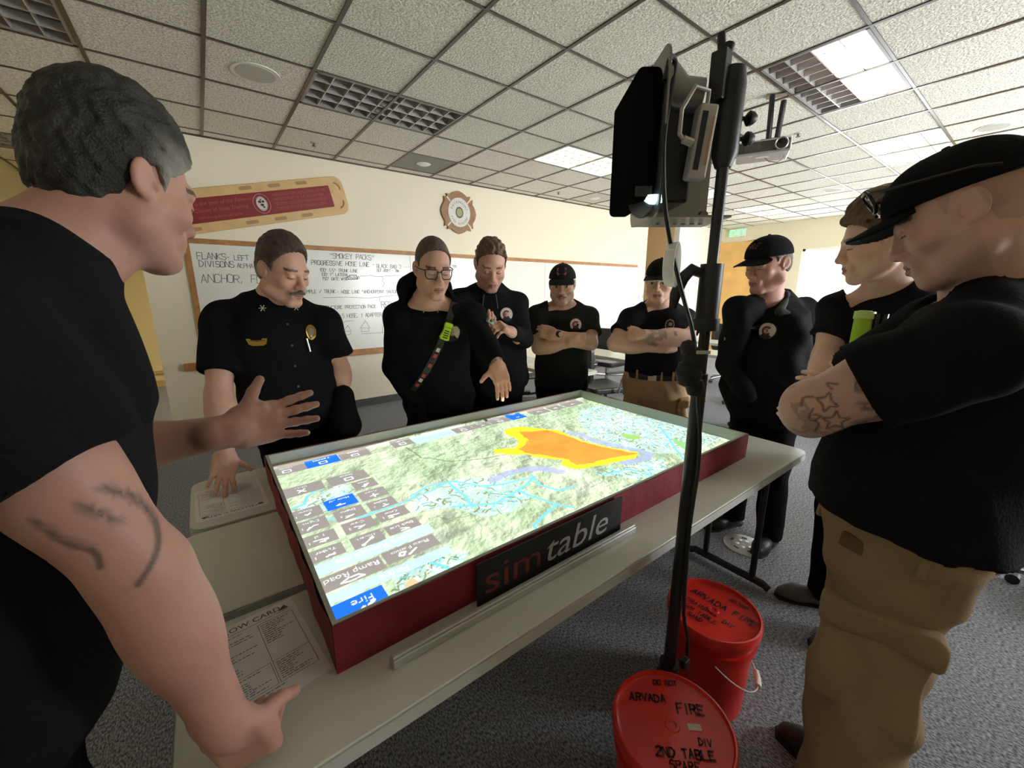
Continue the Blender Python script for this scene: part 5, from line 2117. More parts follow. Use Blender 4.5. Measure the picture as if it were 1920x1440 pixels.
    def belt(s, m, bw=1., bd=1., belly=0., z=(.035, .075), infl=.021, buckle=None):
        S = Sdf()
        f = s.L/.58
        S.loft(s.j['pel'], s.R, torso_prof(s.L, bw, bd, belly*.7, infl), .003, z0=z[0]*f, z1=z[1]*f)
        o = s.garment('belt', S, m, .006)
        if buckle:
            c = s.j['pel']+s.up*(z[0]+z[1])/2*f
            V = BVHTree.FromPolygons([Vector(v)+Vector(s.t.location) for v in (x.co for x in o.data.vertices)], [list(p.vertices) for p in o.data.polygons])
            h = V.ray_cast(Vector(c+s.R[:, 1]*.5), Vector(-s.R[:, 1]))
            if h[0]:
                MB().cbox(np.array(h[0]), (.055, .012, .042), s.R).build('buckle', buckle, o, bevel=.003)
        return o

    def decal(s, c, layers, name, up=(0, 0, 1), n=None, sub=2, off=.003, label=None, tree=None):
        """lays flat cut-outs on the cloth; layers: (polygon list in metres, material)"""
        n = s.fwd if n is None else nrm(n)
        tree = tree or s.top
        rt = nrm(np.cross(up, n))
        u2 = np.cross(n, rt)
        mb = MB()
        ms = []
        for li, (polys, m) in enumerate(layers):
            if m not in ms:
                ms.append(m)
            mb.cur = ms.index(m)
            for P in polys:
                V = []
                for x, y in P:
                    o = c+rt*x+u2*y+n*.25
                    hit = tree.ray_cast(Vector(o), Vector(-n))
                    q = np.array(hit[0]) if hit[0] else c+rt*x+u2*y
                    V.append(q+n*(off+.0022*li))
                mb.add(V, [tuple(range(len(P)))])
        return mb.build(name, ms, s.t, label=label)

    def front(s, x, y, n=None, off=0.):
        """a point on the garment seen straight on: x to the person's left, y up from the neck"""
        n = s.fwd if n is None else nrm(n)
        rt = nrm(np.cross((0, 0, 1), n))
        o = s.j['neck']+rt*x+np.array([0, 0, y])+n*.5
        h = s.top.ray_cast(Vector(o), Vector(-n))
        return (np.array(h[0]) if h[0] else s.j['neck']+rt*x+np.array([0, 0, y])+n*.12)+n*off


def disc(r, x=0, y=0, n=20, ry=None):
    ry = ry or r
    return [(x+r*math.cos(a), y+ry*math.sin(a)) for a in np.linspace(0, 2*math.pi, n, False)]


def ringp(r0, r1, a0, a1, n=14, x=0, y=0):
    out = []
    A_ = np.linspace(a0, a1, n)
    for a, b in zip(A_[:-1], A_[1:]):
        out.append([(x+r0*math.cos(a), y+r0*math.sin(a)), (x+r1*math.cos(a), y+r1*math.sin(a)), (x+r1*math.cos(b), y+r1*math.sin(b)), (x+r0*math.cos(b), y+r0*math.sin(b))])
    return out


EM_W = mat('emblem_cream', (.62, .55, .47), .7)
EM_R = mat('emblem_red', (.22, .02, .025), .7)
EM_K = mat('emblem_black', (.012, .012, .012), .8)


def emblem(k=1.):
    """cream disc, red letter C round a cream dot, dark foot"""
    return [([disc(.047*k)], EM_K), ([disc(.042*k)], EM_W), (ringp(.014*k, .026*k, .7, 5.6, 16), EM_R), ([disc(.008*k)], EM_R), ([[(-.03*k, -.028*k), (-.012*k, -.014*k), (0, -.026*k), (.010*k, -.015*k), (.03*k, -.030*k), (.012*k, -.042*k), (-.014*k, -.042*k)]], EM_K),
            ([disc(.005*k, 0, 0)], EM_W)]


def cap(hd, parent, m, front=None, brim=1., label=None, bz=.0, band=None, tilt=0.):
    p, R, k = hd.p, hd.R, hd.s
    S = Sdf()
    S.ell(p(0, -.012, .040), np.array([.086, .108, .092])*k, R, .01)
    S.ell(p(0, .03, .05), np.array([.072, .078, .078])*k, R, .02)

    def post(D, x, y, z):
        x, y, z = x-hd.o[0], y-hd.o[1], z-hd.o[2]
        v = (R[0, 1]*x+R[1, 1]*y+R[2, 1]*z)/k
        w = (R[0, 2]*x+R[1, 2]*y+R[2, 2]*z)/k
        return np.maximum(D, ((.038+.14*np.minimum(v, .06)*(.5))-w)*k)
    V, Q = S.mesh(.004, post=post)
    o = np_mesh('cap', V, Q, m, parent, True, label=label)
    tree = BVHTree.FromPolygons([Vector(v) for v in V], Q.tolist())
    S = Sdf()

    def fn(x, y, z):
        x, y, z = x-hd.o[0], y-hd.o[1], z-hd.o[2]
        u = (R[0, 0]*x+R[1, 0]*y+R[2, 0]*z)/k
        v = (R[0, 1]*x+R[1, 1]*y+R[2, 1]*z)/k
        w = (R[0, 2]*x+R[1, 2]*y+R[2, 2]*z)/k
        e = (np.sqrt((u/.079)**2+((v-.085)/.092)**2)-1)*.075
        s = np.abs(w-(.046+bz-4.2*u*u-(.16+tilt)*(v-.085)))-.0032
        return np.maximum(np.maximum(e, s*.85), .055-v)
    c = p(0, .10, .03)
    S.add(fn, c-.15*k, c+.15*k, .003)
    V, Q = S.mesh(.0032)
    np_mesh('brim', V, Q, band or m, o, True)
    MB().lathe([(.001, .006), (.006, .005), (.008, 0), (.001, -.001)], p(0, -.012, .131), 10, R).build('button', m, o, smooth=True)
    return o, tree


def stick(tree, mb, polys, c, n, up, off=.002):
    rt = nrm(np.cross(up, n))
    u2 = np.cross(n, rt)
    for P in polys:
        V = []
        for x, y in P:
            o = c+rt*x+u2*y+n*.2
            h = tree.ray_cast(Vector(o), Vector(-n))
            V.append((np.array(h[0]) if h[0] else c+rt*x+u2*y)+n*off)
        mb.add(V, [tuple(range(len(P)))])
# ================================================================ the nine people
BLK = cloth('black_cotton', (.010, .010, .012))
BLK2 = cloth('faded_black_cotton', (.019, .018, .018))
NAVY = cloth('dark_navy_cloth', (.008, .008, .011))
HOOD = cloth('black_fleece', (.007, .007, .008), bscale=90)
JACK = cloth('black_jacket_cloth', (.008, .008, .009), .8)
PANT = cloth('black_trouser_cloth', (.006, .006, .007))
TANT = cloth('tan_trouser_cloth', (.46, .31, .17), bscale=220, var=.08)
OLVT = cloth('brown_tan_trouser_cloth', (.31, .215, .125), bscale=220, var=.1)
SHOE = mat('black_shoe_leather', (.012, .012, .012), .4)
CAPM = cloth('black_cap_cloth', (.010, .010, .011))
SILV = mat('silver_badge', (.6, .58, .5), .3, metal=.9)
GOLD = mat('gold_badge', (.55, .36, .08), .3, metal=.9)
LEA = mat('belt_leather', (.010, .010, .010), .4)


def dbg(p, n):
    j = p.j
    print(n, 'torso %.2f neck-head %.2f sh %.2f' % (p.L, np.linalg.norm(p.hdc-j['neck']), np.linalg.norm(j['shR']-j['shL'])), ' '.join('%s %.2f/%.2f' % (s, np.linalg.norm(j['sh'+s]-j['el'+s]), np.linalg.norm(j['el'+s]-j['wr'+s])) for s in 'RL'), 'heights neck %.2f pel %.2f head %.2f' % (j['neck'][2], j['pel'][2], p.hdc[2]), 'pel', j['pel'][:2].round(2))


# ---- 1: grey haired man at the left edge, open hand, fist on the table
j = dict(neck=(-.172, .90, 1.56), shR=(-.225, .68, 1.485), shL=(-.31, 1.07, 1.485), elR=(-.108, .645, 1.165), wrR=(-.060, .655, .862), elL=(-.24, 1.02, 1.22), wrL=J(430, 808, .77), pel=(-.36, .86, .96))
p = Person('grey haired man at the left edge, palm held out and fist on the table', j, (1, .22), (.50, .265, .205))
hd = Head(J(228, 350, .70), (.80, .58, -.26), sc=.95, nose=.8)
p.hdc = hd.o
dbg(p, 'P1')


def ink1(V, col):
    e, sh = p.j['elR'], p.j['shR']
    a = nrm(e-sh)
    o = sh+(e-sh)*.80
    rt = nrm(np.cross(a, (0, 1, 0)))
    q = V-o
    u, v, w = q@a, q@nrm((1, .2, .3)), q@nrm((.35, -1, 0))
    m = (np.linalg.norm(q, axis=1) < .12) & (w > 0)
    inkline(V, col, u, v, m, [[(-.06, .025), (-.03, .040), (.01, .043), (.04, .030), (.06, .0)], [(-.055, .0), (-.03, .014), (-.012, .018)], [(-.06, -.03), (-.03, -.026), (.0, -.012), (.02, -.016)]], .0032, (.055, .05, .048), .75)


p.ink = ink1
p.body(hd, dict(R=dict(d=(.28, .10, -.95), n=(.25, .9, .2), curls=(78, 95, 60), spread=.02, thumb=(.5, .45, .75), tc=35, sc=1.08),
                L=dict(d=(.86, .42, -.05), n=(.45, -.85, .20), each=[(14, 8, 5), (8, 6, 4), (14, 16, 10), (26, 22, 12)], spread=.16, thumb=(.58, .80, -.05), tc=8, sc=1.06)), ah=1.14, bw=1.08, bd=1.1, belly=.02, neck=.064, fine=.003, chunks=dict(R=.003, L=.0045), stub=.12)
hair(hd, p.t, (.014, .012, .010), (.016, .009), .0025, 210, top=.018, grey=lambda q: np.clip((q[:, 1]+.02)/.045, 0, 1)*np.clip((.095-q[:, 2])/.05, 0, 1)*.95+.05*(np.sin(q[:, 0]*90)*np.sin(q[:, 2]*70+2) > .45), hz=[-.070, -.062, -.05, .030, .028, -.012, .022, .045, .066, .075, .085])
p.shirt(BLK, 'polo_shirt', .50, .022, 1.1, 1.12, .03, -.05, sr=(.086, .090), collar=.0115, h=.006, fold=.005, loose=.01)
p.trousers(PANT, bw=1.08, bd=1.1)
p.shoes(SHOE)
MB().tube([np.array(p.j['wrL'])+nrm((.86, .42, .06))*.104+np.array([0, 0, -.018])+q for q in (np.array([.0, -.009, -.008]), np.array([.003, -.010, .0]), np.array([.0, -.009, .008]))], .004, 8).build('ring', mat('black_ring', (.01, .01, .01), .4), p.t)

# ---- 2: man with a moustache
j = dict(neck=J(512, 563, 1.82), shR=J(418, 592, 1.76), shL=J(606, 598, 1.90), elR=J(410, 738, 1.62), wrR=J(422, 848, 1.49), elL=J(636, 690, 1.93), wrL=J(642, 748, 1.86), pel=J(560, 775, 1.92))
p = Person('man with a moustache in a black uniform shirt with gold badges, hand on paper', j, (.12, -1), (.60, .345, .265))
hd = Head(J(531, 508, 1.76), (.50, -.83, -.30), sc=1.06, jaw=1.15, nose=1.1)
p.hdc = hd.o
dbg(p, 'P2')
p.body(hd, dict(R=dict(d=(-.22, -.30, -.92), n=(-.05, .75, -.55), each=[(-30, 20, 10), (-38, 15, 10), (-42, 12, 10), (-45, 15, 10)], spread=.22, thumb=(.45, .85, .1), sc=1.0)), ah=1.12, bw=1.1, bd=1.15, belly=.06, neck=.064, fine=.003, stub=.06, brow=(.06, .04, .03), lips=(.33, .15, .12))
hair(hd, p.t, (.055, .033, .021), (.014, .006), .0014, 190, grey=lambda q: np.clip((.02-q[:, 2])/.04, 0, 1)*.75, hz=[-.065, -.058, -.04, .032, .030, -.012, .034, .075, .10, .115, .13], top=.008)
mo = Sdf()
for q in (-1, 1):
    mo.cone(hd.p(0, .1015, -.0555), hd.p(q*.030, .088, -.066), .0088*1.06, .006, .006)
V, Q = mo.mesh(.002, post=lambda D, x, y, z: D+.0008*np.sin(900*x)*np.sin(700*z+300*y))
np_mesh('moustache', V, Q, mat('moustache_hair', (.13, .095, .075), .8, bump=.5, bscale=400), p.t)
p.shirt(NAVY, 'uniform_shirt', .72, .022, 1.12, 1.15, .075, -.02, sr=(.080, .086), collar=.011, fold=.004, h=.006, loose=.006)
w_ = p.j['wrL']
p.trousers(PANT, bw=1.1, bd=1.1, belly=.04, extra=lambda S: S.cone(w_+np.array([0, 0, .012]), w_-np.array([0, 0, .13]), .050, .075, .03))
p.belt(LEA, 1.1, 1.12, .07, infl=.026)
p.shoes(SHOE)
c = p.front(-.105, -.165)
p.decal(c, [([[(-.036, .012), (-.030, -.010), (-.018, -.017), (.018, -.017), (.030, -.010), (.036, .012)]], GOLD), ([[(-.028, .006), (-.026, .002), (.026, .002), (.028, .006)]], mat('dark_gold', (.2, .12, .03), .5))], 'name_plate', label='gold name plate')  # gold plate with a darker gold bar
c = p.front(.105, -.14)
p.decal(c, [([disc(.020, 0, 0, 16, .034)], GOLD), ([disc(.012, 0, .004, 12, .016)], SILV), ([disc(.006, 0, -.016, 8)], SILV)], 'badge', label='oval gold and silver badge')
MB().tube([p.front(.082, -.165, off=.006), p.front(.090, -.225, off=.006)], .0045, 8).build('pen', SILV, p.t)
for q in (-1, 1):
    m = MB()
    c = p.front(q*.062, -.030, off=.0)
    for a in np.linspace(0, math.pi, 4)[:-1]:
        d = np.array([math.cos(a), -.2, math.sin(a)])*.014
        m.cyl(c-d+(0, -.008, 0), c+d+(0, -.008, 0), .0018, n=6)
    m.build('collar_pin', SILV, p.t)
for y in (-.10, -.19, -.28, -.37, -.45):
    c = p.front(.018, y, off=.002)
    MB().cyl(c, c+p.fwd*.003, .0055, n=10).build('button', DARKG, p.t)

# ---- 3: man in glasses and a hooded sweatshirt
j = dict(neck=J(803, 562, 2.10), shR=J(748, 590, 2.08), shL=J(884, 588, 2.13), elR=J(738, 690, 2.13), wrR=J(782, 762, 2.14), elL=J(912, 648, 2.02), wrL=J(931, 680, 1.93), pel=J(824, 752, 2.33))
p = Person('man in glasses and a black hooded sweatshirt, hand lowered over the sand', j, (-.28, -1), (.64, .37, .28))
hd = Head(J(812, 505, 2.03), (-.16, -.93, -.24), sc=1.06, jaw=.98)
p.hdc = hd.o
dbg(p, 'P3')


def ink3(V, col):
    a, b = p.j['elL'], p.j['wrL']
    t = ((V-b)@nrm(b-a))
    m = (np.linalg.norm(V-b, axis=1) < .075) & (t < .012) & (t > -.07)
    n = fbm(V[:, 0], V[:, 2], 60, 9, 3)
    m &= n > .42
    col[m] = col[m]*.35+np.array([.05, .055, .05])*.5


p.ink = ink3
p.body(hd, dict(L=dict(d=(.05, -.42, -.90), n=(.18, .85, -.45), curls=(10, 14, 8), spread=.08, thumb=(.40, .88, .15), sc=1.05)), bw=.98, mouth=.006, fine=.003, stub=.12, lips=(.36, .13, .11), chunks=dict(L=.005))
hair(hd, p.t, (.085, .058, .042), (.008, .0012), .0006, 300, hz=[-.04, -.03, -.01, .036, .034, .014, .045, .085, .104, .112, .12], top=.006)


def hoodx(S):
    nb = p.j['neck']
    N = 16
    for i in range(N):
        a, b = 2*math.pi*i/N, 2*math.pi*(i+1)/N

        def q(t):
            bk = max(0, -math.sin(t))
            return nb+p.R[:, 0]*math.cos(t)*(.098+.012*bk)+p.R[:, 1]*(math.sin(t)*.085-.028)+p.up*(.028+.035*bk-.035*max(0, math.sin(t)))
        r = .030+.022*max(0, -math.sin((a+b)/2))
        S.cone(q(a), q(b), r, r, .02)


p.shirt(HOOD, 'hoodie', 1, .026, 1.0, 1.06, .0, -.10, True, fold=.006, sr=(.075, .078), extra=hoodx, loose=.012)
w3 = p.j['wrR']
p.trousers(PANT, extra=lambda S: S.cone(w3+np.array([0, 0, .0]), w3-np.array([0, 0, .13]), .044, .07, .03))
p.shoes(SHOE)
fr = mat('glasses_frame', (.02, .018, .017), .3)
m = MB()
for q in (-1, 1):
    pts = [hd.p(q*(.034+.0255*sx_), .098+.004*(1-abs(sx_))-.012*max(0, sx_), -.003+.0205*sz_) for sx_, sz_ in ((-1, .7), (-.7, 1), (.8, 1), (1.05, .85), (1, -.4), (.7, -1), (-.5, -1), (-.85, -.7))]
    m.tube(pts, .0026, 6, closed=True)
m.tube([hd.p(-.010, .101, .006), hd.p(0, .104, .009), hd.p(.010, .101, .006)], .0024, 6)
for q in (-1, 1):
    m.tube([hd.p(q*.061, .086, .013), hd.p(q*.078, .05, .012), hd.p(q*.081, -.005, .012), hd.p(q*.080, -.025, -.004)], .0026, 6)
gl = m.build('glasses', fr, p.t, smooth=True)
LENSM = bpy.data.materials.new('spectacle_lens')
LENSM.use_nodes = True
LENSM.node_tree.nodes['Principled BSDF'].inputs['Alpha'].default_value = .12
LENSM.node_tree.nodes['Principled BSDF'].inputs['Roughness'].default_value = .05
for q in (-1, 1):
    MB().add([hd.p(q*(.034+.0235*a), .0985-.010*max(0, a), -.003+.0185*b) for a, b in ((-1, .8), (1, .8), (.9, -.6), (.6, -1), (-.6, -1), (-.95, -.5))], [(0, 1, 2, 3, 4, 5)]).build('lens', LENSM, gl)
P3 = p
p.decal(p.front(.098, -.165), emblem(1.0), 'chest_emblem', label='round cream emblem with a red letter C')
for q in (-.035, .035):
    a = p.front(q, -.055, off=.004)
    MB().tube([a, a-np.array([0, 0, .02])], .0035, 6).build('drawcord_end', mat('cord_grey', (.3, .3, .3), .5), p.t)
# radio strap across the chest
t = thing('radio_strap', 'black radio strap with a lime microphone and red tags across the hooded man', 'strap', p.front(.0, -.25))
pth = [p.front(x, y, off=.006) for x, y in ((.115, -.01), (.095, -.07), (.075, -.13), (.050, -.19), (.025, -.25), (-.005, -.31), (-.035, -.37), (-.068, -.43), (-.10, -.48))]
m = MB()
for a, b in zip(pth[:-1], pth[1:]):
    d = nrm(b-a)
    w = nrm(np.cross(d, p.fwd))*.017
    m.add([a-w, a+w, b+w, b-w, a-w-p.fwd*.004, a+w-p.fwd*.004, b+w-p.fwd*.004, b-w-p.fwd*.004], [(0, 1, 2, 3), (4, 7, 6, 5), (0, 3, 7, 4), (1, 5, 6, 2)])
m.build('strap', mat('strap_leather', (.010, .009, .009), .5), t)
LIME = mat('lime_plastic', (.52, .80, .02), .45, emit=.0)
c = p.front(.066, -.155, off=.022)
d = nrm(pth[3]-pth[1])
Rk = frame_up(-d, p.fwd)
Rk = np.stack([Rk[:, 0], Rk[:, 2], -Rk[:, 1]], 1)
mi = MB().prism([(-.021, .040), (-.016, .046), (.018, .044), (.022, .036), (.017, .012), (.019, -.010), (.026, -.036), (.020, -.043), (-.012, -.045), (-.026, -.040), (-.020, -.010), (-.018, .012)], c, Rk[:, 0], Rk[:, 1], -.012, .012).build('microphone', LIME, t, bevel=.003)
m = MB()
for k in range(4):
    m.cbox(c+Rk[:, 2]*.0125*np.sign(Rk[:, 2]@p.fwd)+Rk[:, 1]*(.004-.0115*k), (.026, .0052, .002), Rk)
m.build('slot', BLACKP, mi)
m = MB().cbox(c+Rk[:, 2]*.0125*np.sign(Rk[:, 2]@p.fwd)+Rk[:, 1]*.022, (.03, .008, .0015), Rk).build('print', mat('dark_lime', (.3, .5, .02), .5), mi)  # darker lime bar above the slots
for k, (s_, mm) in enumerate(((.50, 'w'), (.565, 'r'), (.67, 'r'), (.79, 'r'), (.845, 'w'), (.91, 'r'))):
    f_ = s_*(len(pth)-1)
    i_ = int(f_)
    a = pth[i_]*(1-(f_-i_))+pth[i_+1]*(f_-i_)
    d = nrm(pth[i_+1]-pth[i_])
    Rq = frame_up(d, p.fwd)
    MB().cbox(a+p.fwd*.004, (.018, .005, .022), Rq).build('tag', mat('tag_white', (.7, .66, .62), .6) if mm == 'w' else mat('tag_red', (.50, .05, .05), .6), t, label='white tag' if mm == 'w' else 'red tag')

# ---- 4: curly haired man looking at something in his hands
j = dict(neck=J(914, 545, 2.46), shR=J(864, 560, 2.42), shL=J(966, 564, 2.52), elR=J(868, 628, 2.42), wrR=J(905, 622, 2.25), elL=J(980, 634, 2.44), wrL=J(958, 622, 2.24), pel=J(930, 712, 2.62))
p = Person('man with curly brown hair in a black jacket looking down at his hands', j, (-.42, -.9), (.62, .35, .275))
hd = Head(J(920, 496, 2.37), (-.38, -.80, -.50), sc=1.07, jaw=1.05)
p.hdc = hd.o
dbg(p, 'P4')
dl = nrm(J(925, 600, 2.12)-p.j['wrL'])
dr = nrm(J(922, 606, 2.14)-p.j['wrR'])
p.body(hd, dict(L=dict(d=dl, n=(-.5, .3, -.5), curls=(45, 50, 25), spread=.04, thumb=(.75, .5, .3)), R=dict(d=dr, n=(.3, .5, .8), curls=(40, 45, 25), spread=.05, thumb=(.7, .5, .3))), bw=1.02, stub=.35, brow=(.06, .035, .02))
hair(hd, p.t, (.105, .058, .030), (.011, .005), .005, 135, hz=[-.060, -.055, -.03, .030, .028, -.004, .040, .070, .090, .098, .105], top=.0)
p.shirt(JACK, 'jacket', 1, .024, 1.04, 1.08, .02, -.06, True, fold=.006, sr=(.076, .076), collar=.014, loose=.01)
p.trousers(PANT)
p.shoes(SHOE)
p.decal(p.front(.098, -.135), emblem(.9), 'chest_emblem', label='round cream emblem with a red letter C')
for q in (-.035, .035):
    a = p.front(q, -.02, off=.006)
    MB().tube([a, p.front(q*1.3, -.10, off=.005)], .003, 6).build('lapel_piping', mat('jacket_piping', (.03, .03, .03), .5), p.t)
t = thing('pocket_tool', 'small green and grey gadget held in the hands of the curly haired man', 'gadget', J(921, 606, 2.10))
c = J(919, 603, 2.09)
MB().cbox(c, (.05, .018, .022), rotz(.3)@np.array([[.9, 0, .43], [0, 1, 0], [-.43, 0, .9]])).build('body', mat('gadget_grey', (.35, .36, .33), .5), t, bevel=.004)
MB().cbox(c+np.array([.006, -.012, .006]), (.026, .012, .014), rotz(.3)).build('green_part', mat('gadget_green', (.05, .16, .03), .5), t, bevel=.003)


# ---- crossed arms helper
def crossed(cx, cy, lift, depth, up, out):
    pass


# ---- 5: man in a grey cap, arms folded, watch
j = dict(neck=J(1055, 570, 2.88), shR=J(1008, 588, 2.85), shL=J(1104, 588, 2.92), elR=J(1010, 652, 2.73), wrR=J(1076, 642, 2.64), elL=J(1108, 644, 2.78), wrL=J(1040, 626, 2.66), pel=J(1053, 712, 2.95))
p = Person('man in a dark cap with a red patch, arms folded, watch on his wrist', j, (-.66, -.75), (.60, .355, .25))
hd = Head(J(1054, 534, 2.81), (-.72, -.68, -.14), sc=1.06, jaw=1.0)
p.hdc = hd.o
dbg(p, 'P5')
lft = nrm(np.cross((0, 0, 1), p.fwd))
p.body(hd, dict(L=dict(d=-lft*.95+np.array([0, 0, .12])+p.fwd*-.25, n=-p.fwd+np.array([0, 0, -.2]), curls=(25, 35, 20), spread=.05, thumb=(.95, .2, .2)), R=dict(d=lft*.8+np.array([0, 0, .1])-p.fwd*.6, n=-p.fwd, curls=(25, 30, 20), thumb=(.95, .2, .2))), ah=1.08, stub=.5, lash=False, chunks=dict(R=.005, L=.005))
gm_ = Sdf()
for q in (-1, 1):
    gm_.cone(hd.p(0, .1, -.0565), hd.p(q*.028, .088, -.066), .0062, .005, .006)
V, Q = gm_.mesh(.002, post=lambda D, x, y, z: D+.0007*np.sin(900*x)*np.sin(700*z))
np_mesh('moustache', V, Q, mat('grey_moustache_hair', (.12, .09, .07), .8, bump=.5, bscale=400), p.t)
p.shirt(BLK2, 'shirt', .66, .018, 1.02, 1.05, .015, -.04, sr=(.073, .078), fold=.005, seed=5, loose=.006)
p.trousers(PANT)
p.shoes(SHOE)
o, tr = cap(hd, p.t, cloth('charcoal_cap_cloth', (.02, .019, .02)), bz=.004, tilt=.15)
m = MB()
stick(tr, m, [[(p_[0], p_[1]) for p_ in rrect(.031, .021, .01, 4)]], hd.p(0, .10, .092), hd.R[:, 1], hd.R[:, 2], .002)
m.cur = 1
stick(tr, m, [[(p_[0], p_[1]) for p_ in rrect(.027, .017, .008, 4)]], hd.p(0, .10, .092), hd.R[:, 1], hd.R[:, 2], .0032)
m.build('cap_patch', [mat('patch_pale', (.5, .35, .35), .7), mat('patch_red', (.22, .02, .03), .7)], o, label='red patch with a pale border')
p.decal(p.front(.088, -.135), emblem(.95), 'chest_emblem', label='round cream emblem with a red letter C')
a, b = p.j['elL'], p.j['wrL']
d = nrm(b-a)
c = b-d*.012
w = MB().tube([c-d*.012, c+d*.012], [.034, .033], 18).build('watch', BLACKP, p.t, label='black wristwatch')
q = c+nrm(p.fwd-d*(d@p.fwd)+np.array([0, 0, .25]))*.030
MB().cyl(q, q+nrm(p.fwd-d*(d@p.fwd)+np.array([0, 0, .25]))*.011, .021, n=20).build('watch_face', mat('watch_glass', (.01, .01, .012), .12), w)

# ---- 6: man in tan trousers, arms folded
j = dict(neck=J(1236, 568, 2.76), shR=J(1184, 594, 2.72), shL=J(1286, 594, 2.80), elR=J(1154, 644, 2.62), wrR=J(1246, 652, 2.57), elL=J(1288, 634, 2.60), wrL=J(1200, 628, 2.47), pel=J(1226, 715, 2.80), stance=(.13,))
p = Person('man in a black T-shirt and tan trousers, tattooed arms folded, face half hidden', j, (-.88, -.48), (.64, .38, .28))
hd = Head(J(1238, 527, 2.68), (-.93, -.42, -.16), sc=1.07, jaw=1.08)
p.hdc = hd.o
dbg(p, 'P6')


def ink6(V, col):
    a, b = p.j['elL'], p.j['wrL']
    d = nrm(b-a)
    L = np.linalg.norm(b-a)
    t = (V-a)@d
    r = np.linalg.norm(V-a-t[:, None]*d, axis=1)
    ang = (V-a)@np.array([0, 0, 1.])-t*d[2]
    n = fbm(V[:, 2]*1.0, t, 45, 9, 3)
    m = (r < .075) & (t > L*.55) & (t < L*1.02) & (n > .43)
    col[m] = col[m]*.5+np.array([.07, .075, .065])*.5
    m = (r < .075) & (t > L*.36) & (t < L*.42) & (ang > .012) & (ang < .04)
    col[m] = col[m]*.4+np.array([.05, .05, .05])*.5


p.ink = ink6
lft = nrm(np.cross((0, 0, 1), p.fwd))
p.body(hd, dict(L=dict(d=-lft*.75+np.array([0, 0, -.05])-p.fwd*.65, n=-p.fwd-lft*.3, curls=(20, 30, 20), thumb=(.95, .2, .2)), R=dict(d=lft*.7+np.array([0, 0, .1])-p.fwd*.7, n=-p.fwd, curls=(25, 30, 20), thumb=(.95, .2, .2))), ah=1.22, bw=1.14, bd=1.15, belly=.02, neck=.068, lash=False, brow=(.03, .02, .015), chunks=dict(R=.005, L=.0045))
p.shirt(BLK, 'shirt', .62, .018, 1.14, 1.15, .02, .092, sr=(.080, .086), fold=.004, seed=8)


def pockets(S):
    pass


p.trousers(TANT, .022, 1.13, 1.15, top=.100, fold=.006, lr=(.112, .092, .085))
S = Sdf()
kn = p.j['hipL']*.45+p.j['knL']*.55
S.rbox(kn+lft*.105+p.fwd*.02, (.03, .085, .10), .025, frame_up(p.j['hipL']-p.j['knL'], p.fwd), .01)
S.rbox(kn+lft*.112+p.fwd*.02+np.array([0, 0, .09]), (.032, .092, .03), .012, frame_up(p.j['hipL']-p.j['knL'], p.fwd), .006)
p.garment('cargo_pocket', S, TANT, .006, foldf(None, kn, .006, 4))
p.belt(LEA, 1.13, 1.15, .012, (.052, .098), .021, SILV)
m = MB()
f_ = p.L/.58
for x in (-.10, .06, .13):
    b = None
    o_ = p.j['pel']+lft*x+p.fwd*.4+p.up*.077*f_
    hb_ = BVHTree.FromPolygons([v.co+Vector(p.t.location) for v in [c for c in p.t.children if c.name.startswith('belt')][0].data.vertices], [list(q.vertices) for q in [c for c in p.t.children if c.name.startswith('belt')][0].data.polygons])
    h = hb_.ray_cast(Vector(o_), Vector(-p.fwd))
    if h[0]:
        MB().cbox(np.array(h[0])+p.fwd*.003, (.014, .008, .062), p.R).build('belt_loop', TANT, p.t, bevel=.003)
p.shoes(SHOE)
o, tr = cap(hd, p.t, CAPM, bz=.004, tilt=.1)
MB().tube([hd.p(.079*math.sin(a), .085+.092*math.cos(a), .0475+.003-4.2*(.079*math.sin(a))**2-.26*(.092*math.cos(a))) for a in np.linspace(-1.2, 1.2, 14)], .0028, 6).build('brim_edge', mat('brim_piping', (.45, .44, .42), .6), o, smooth=True)
hs = [-.05, -.045, -.03, .036, .034, .0, .03, .045, .050, .052, .06]
hair(hd, p.t, (.02, .015, .012), (.004, .003), .001, 250, hz=hs)
p.decal(p.front(.085, -.14), [([disc(.030, 0, .004, 8, .040)], mat('badge_print', (.33, .29, .24), .7)), ([disc(.024, 0, .006, 8, .030)], EM_K), ([disc(.012, .004, .010, 8, .012)], MATS['badge_print']), ([[(-.02, -.03), (0, -.014), (.02, -.03)]], EM_R)], 'chest_emblem', label='pale shield print')

# ---- 7: man in a jacket and lettered cap
j = dict(neck=J(1438, 560, 2.20), shR=J(1388, 580, 2.13), shL=J(1504, 580, 2.28), elR=J(1366, 680, 2.20), wrR=J(1402, 745, 2.10), elL=J(1518, 680, 2.32), wrL=J(1484, 745, 2.18), pel=J(1436, 745, 2.28))
p = Person('man in a black jacket and lettered cap standing behind the right end of table', j, (-.97, .12), (.62, .34, .265))
hd = Head(J(1440, 496, 2.13), (-.88, .30, -.20), sc=1.07, jaw=1.12, nose=1.05)
p.hdc = hd.o
dbg(p, 'P7')
p.body(hd, dict(), bw=1.08, bd=1.1, belly=.04, neck=.066, stub=.2, brow=(.12, .07, .05))


def capelets(S):
    pass


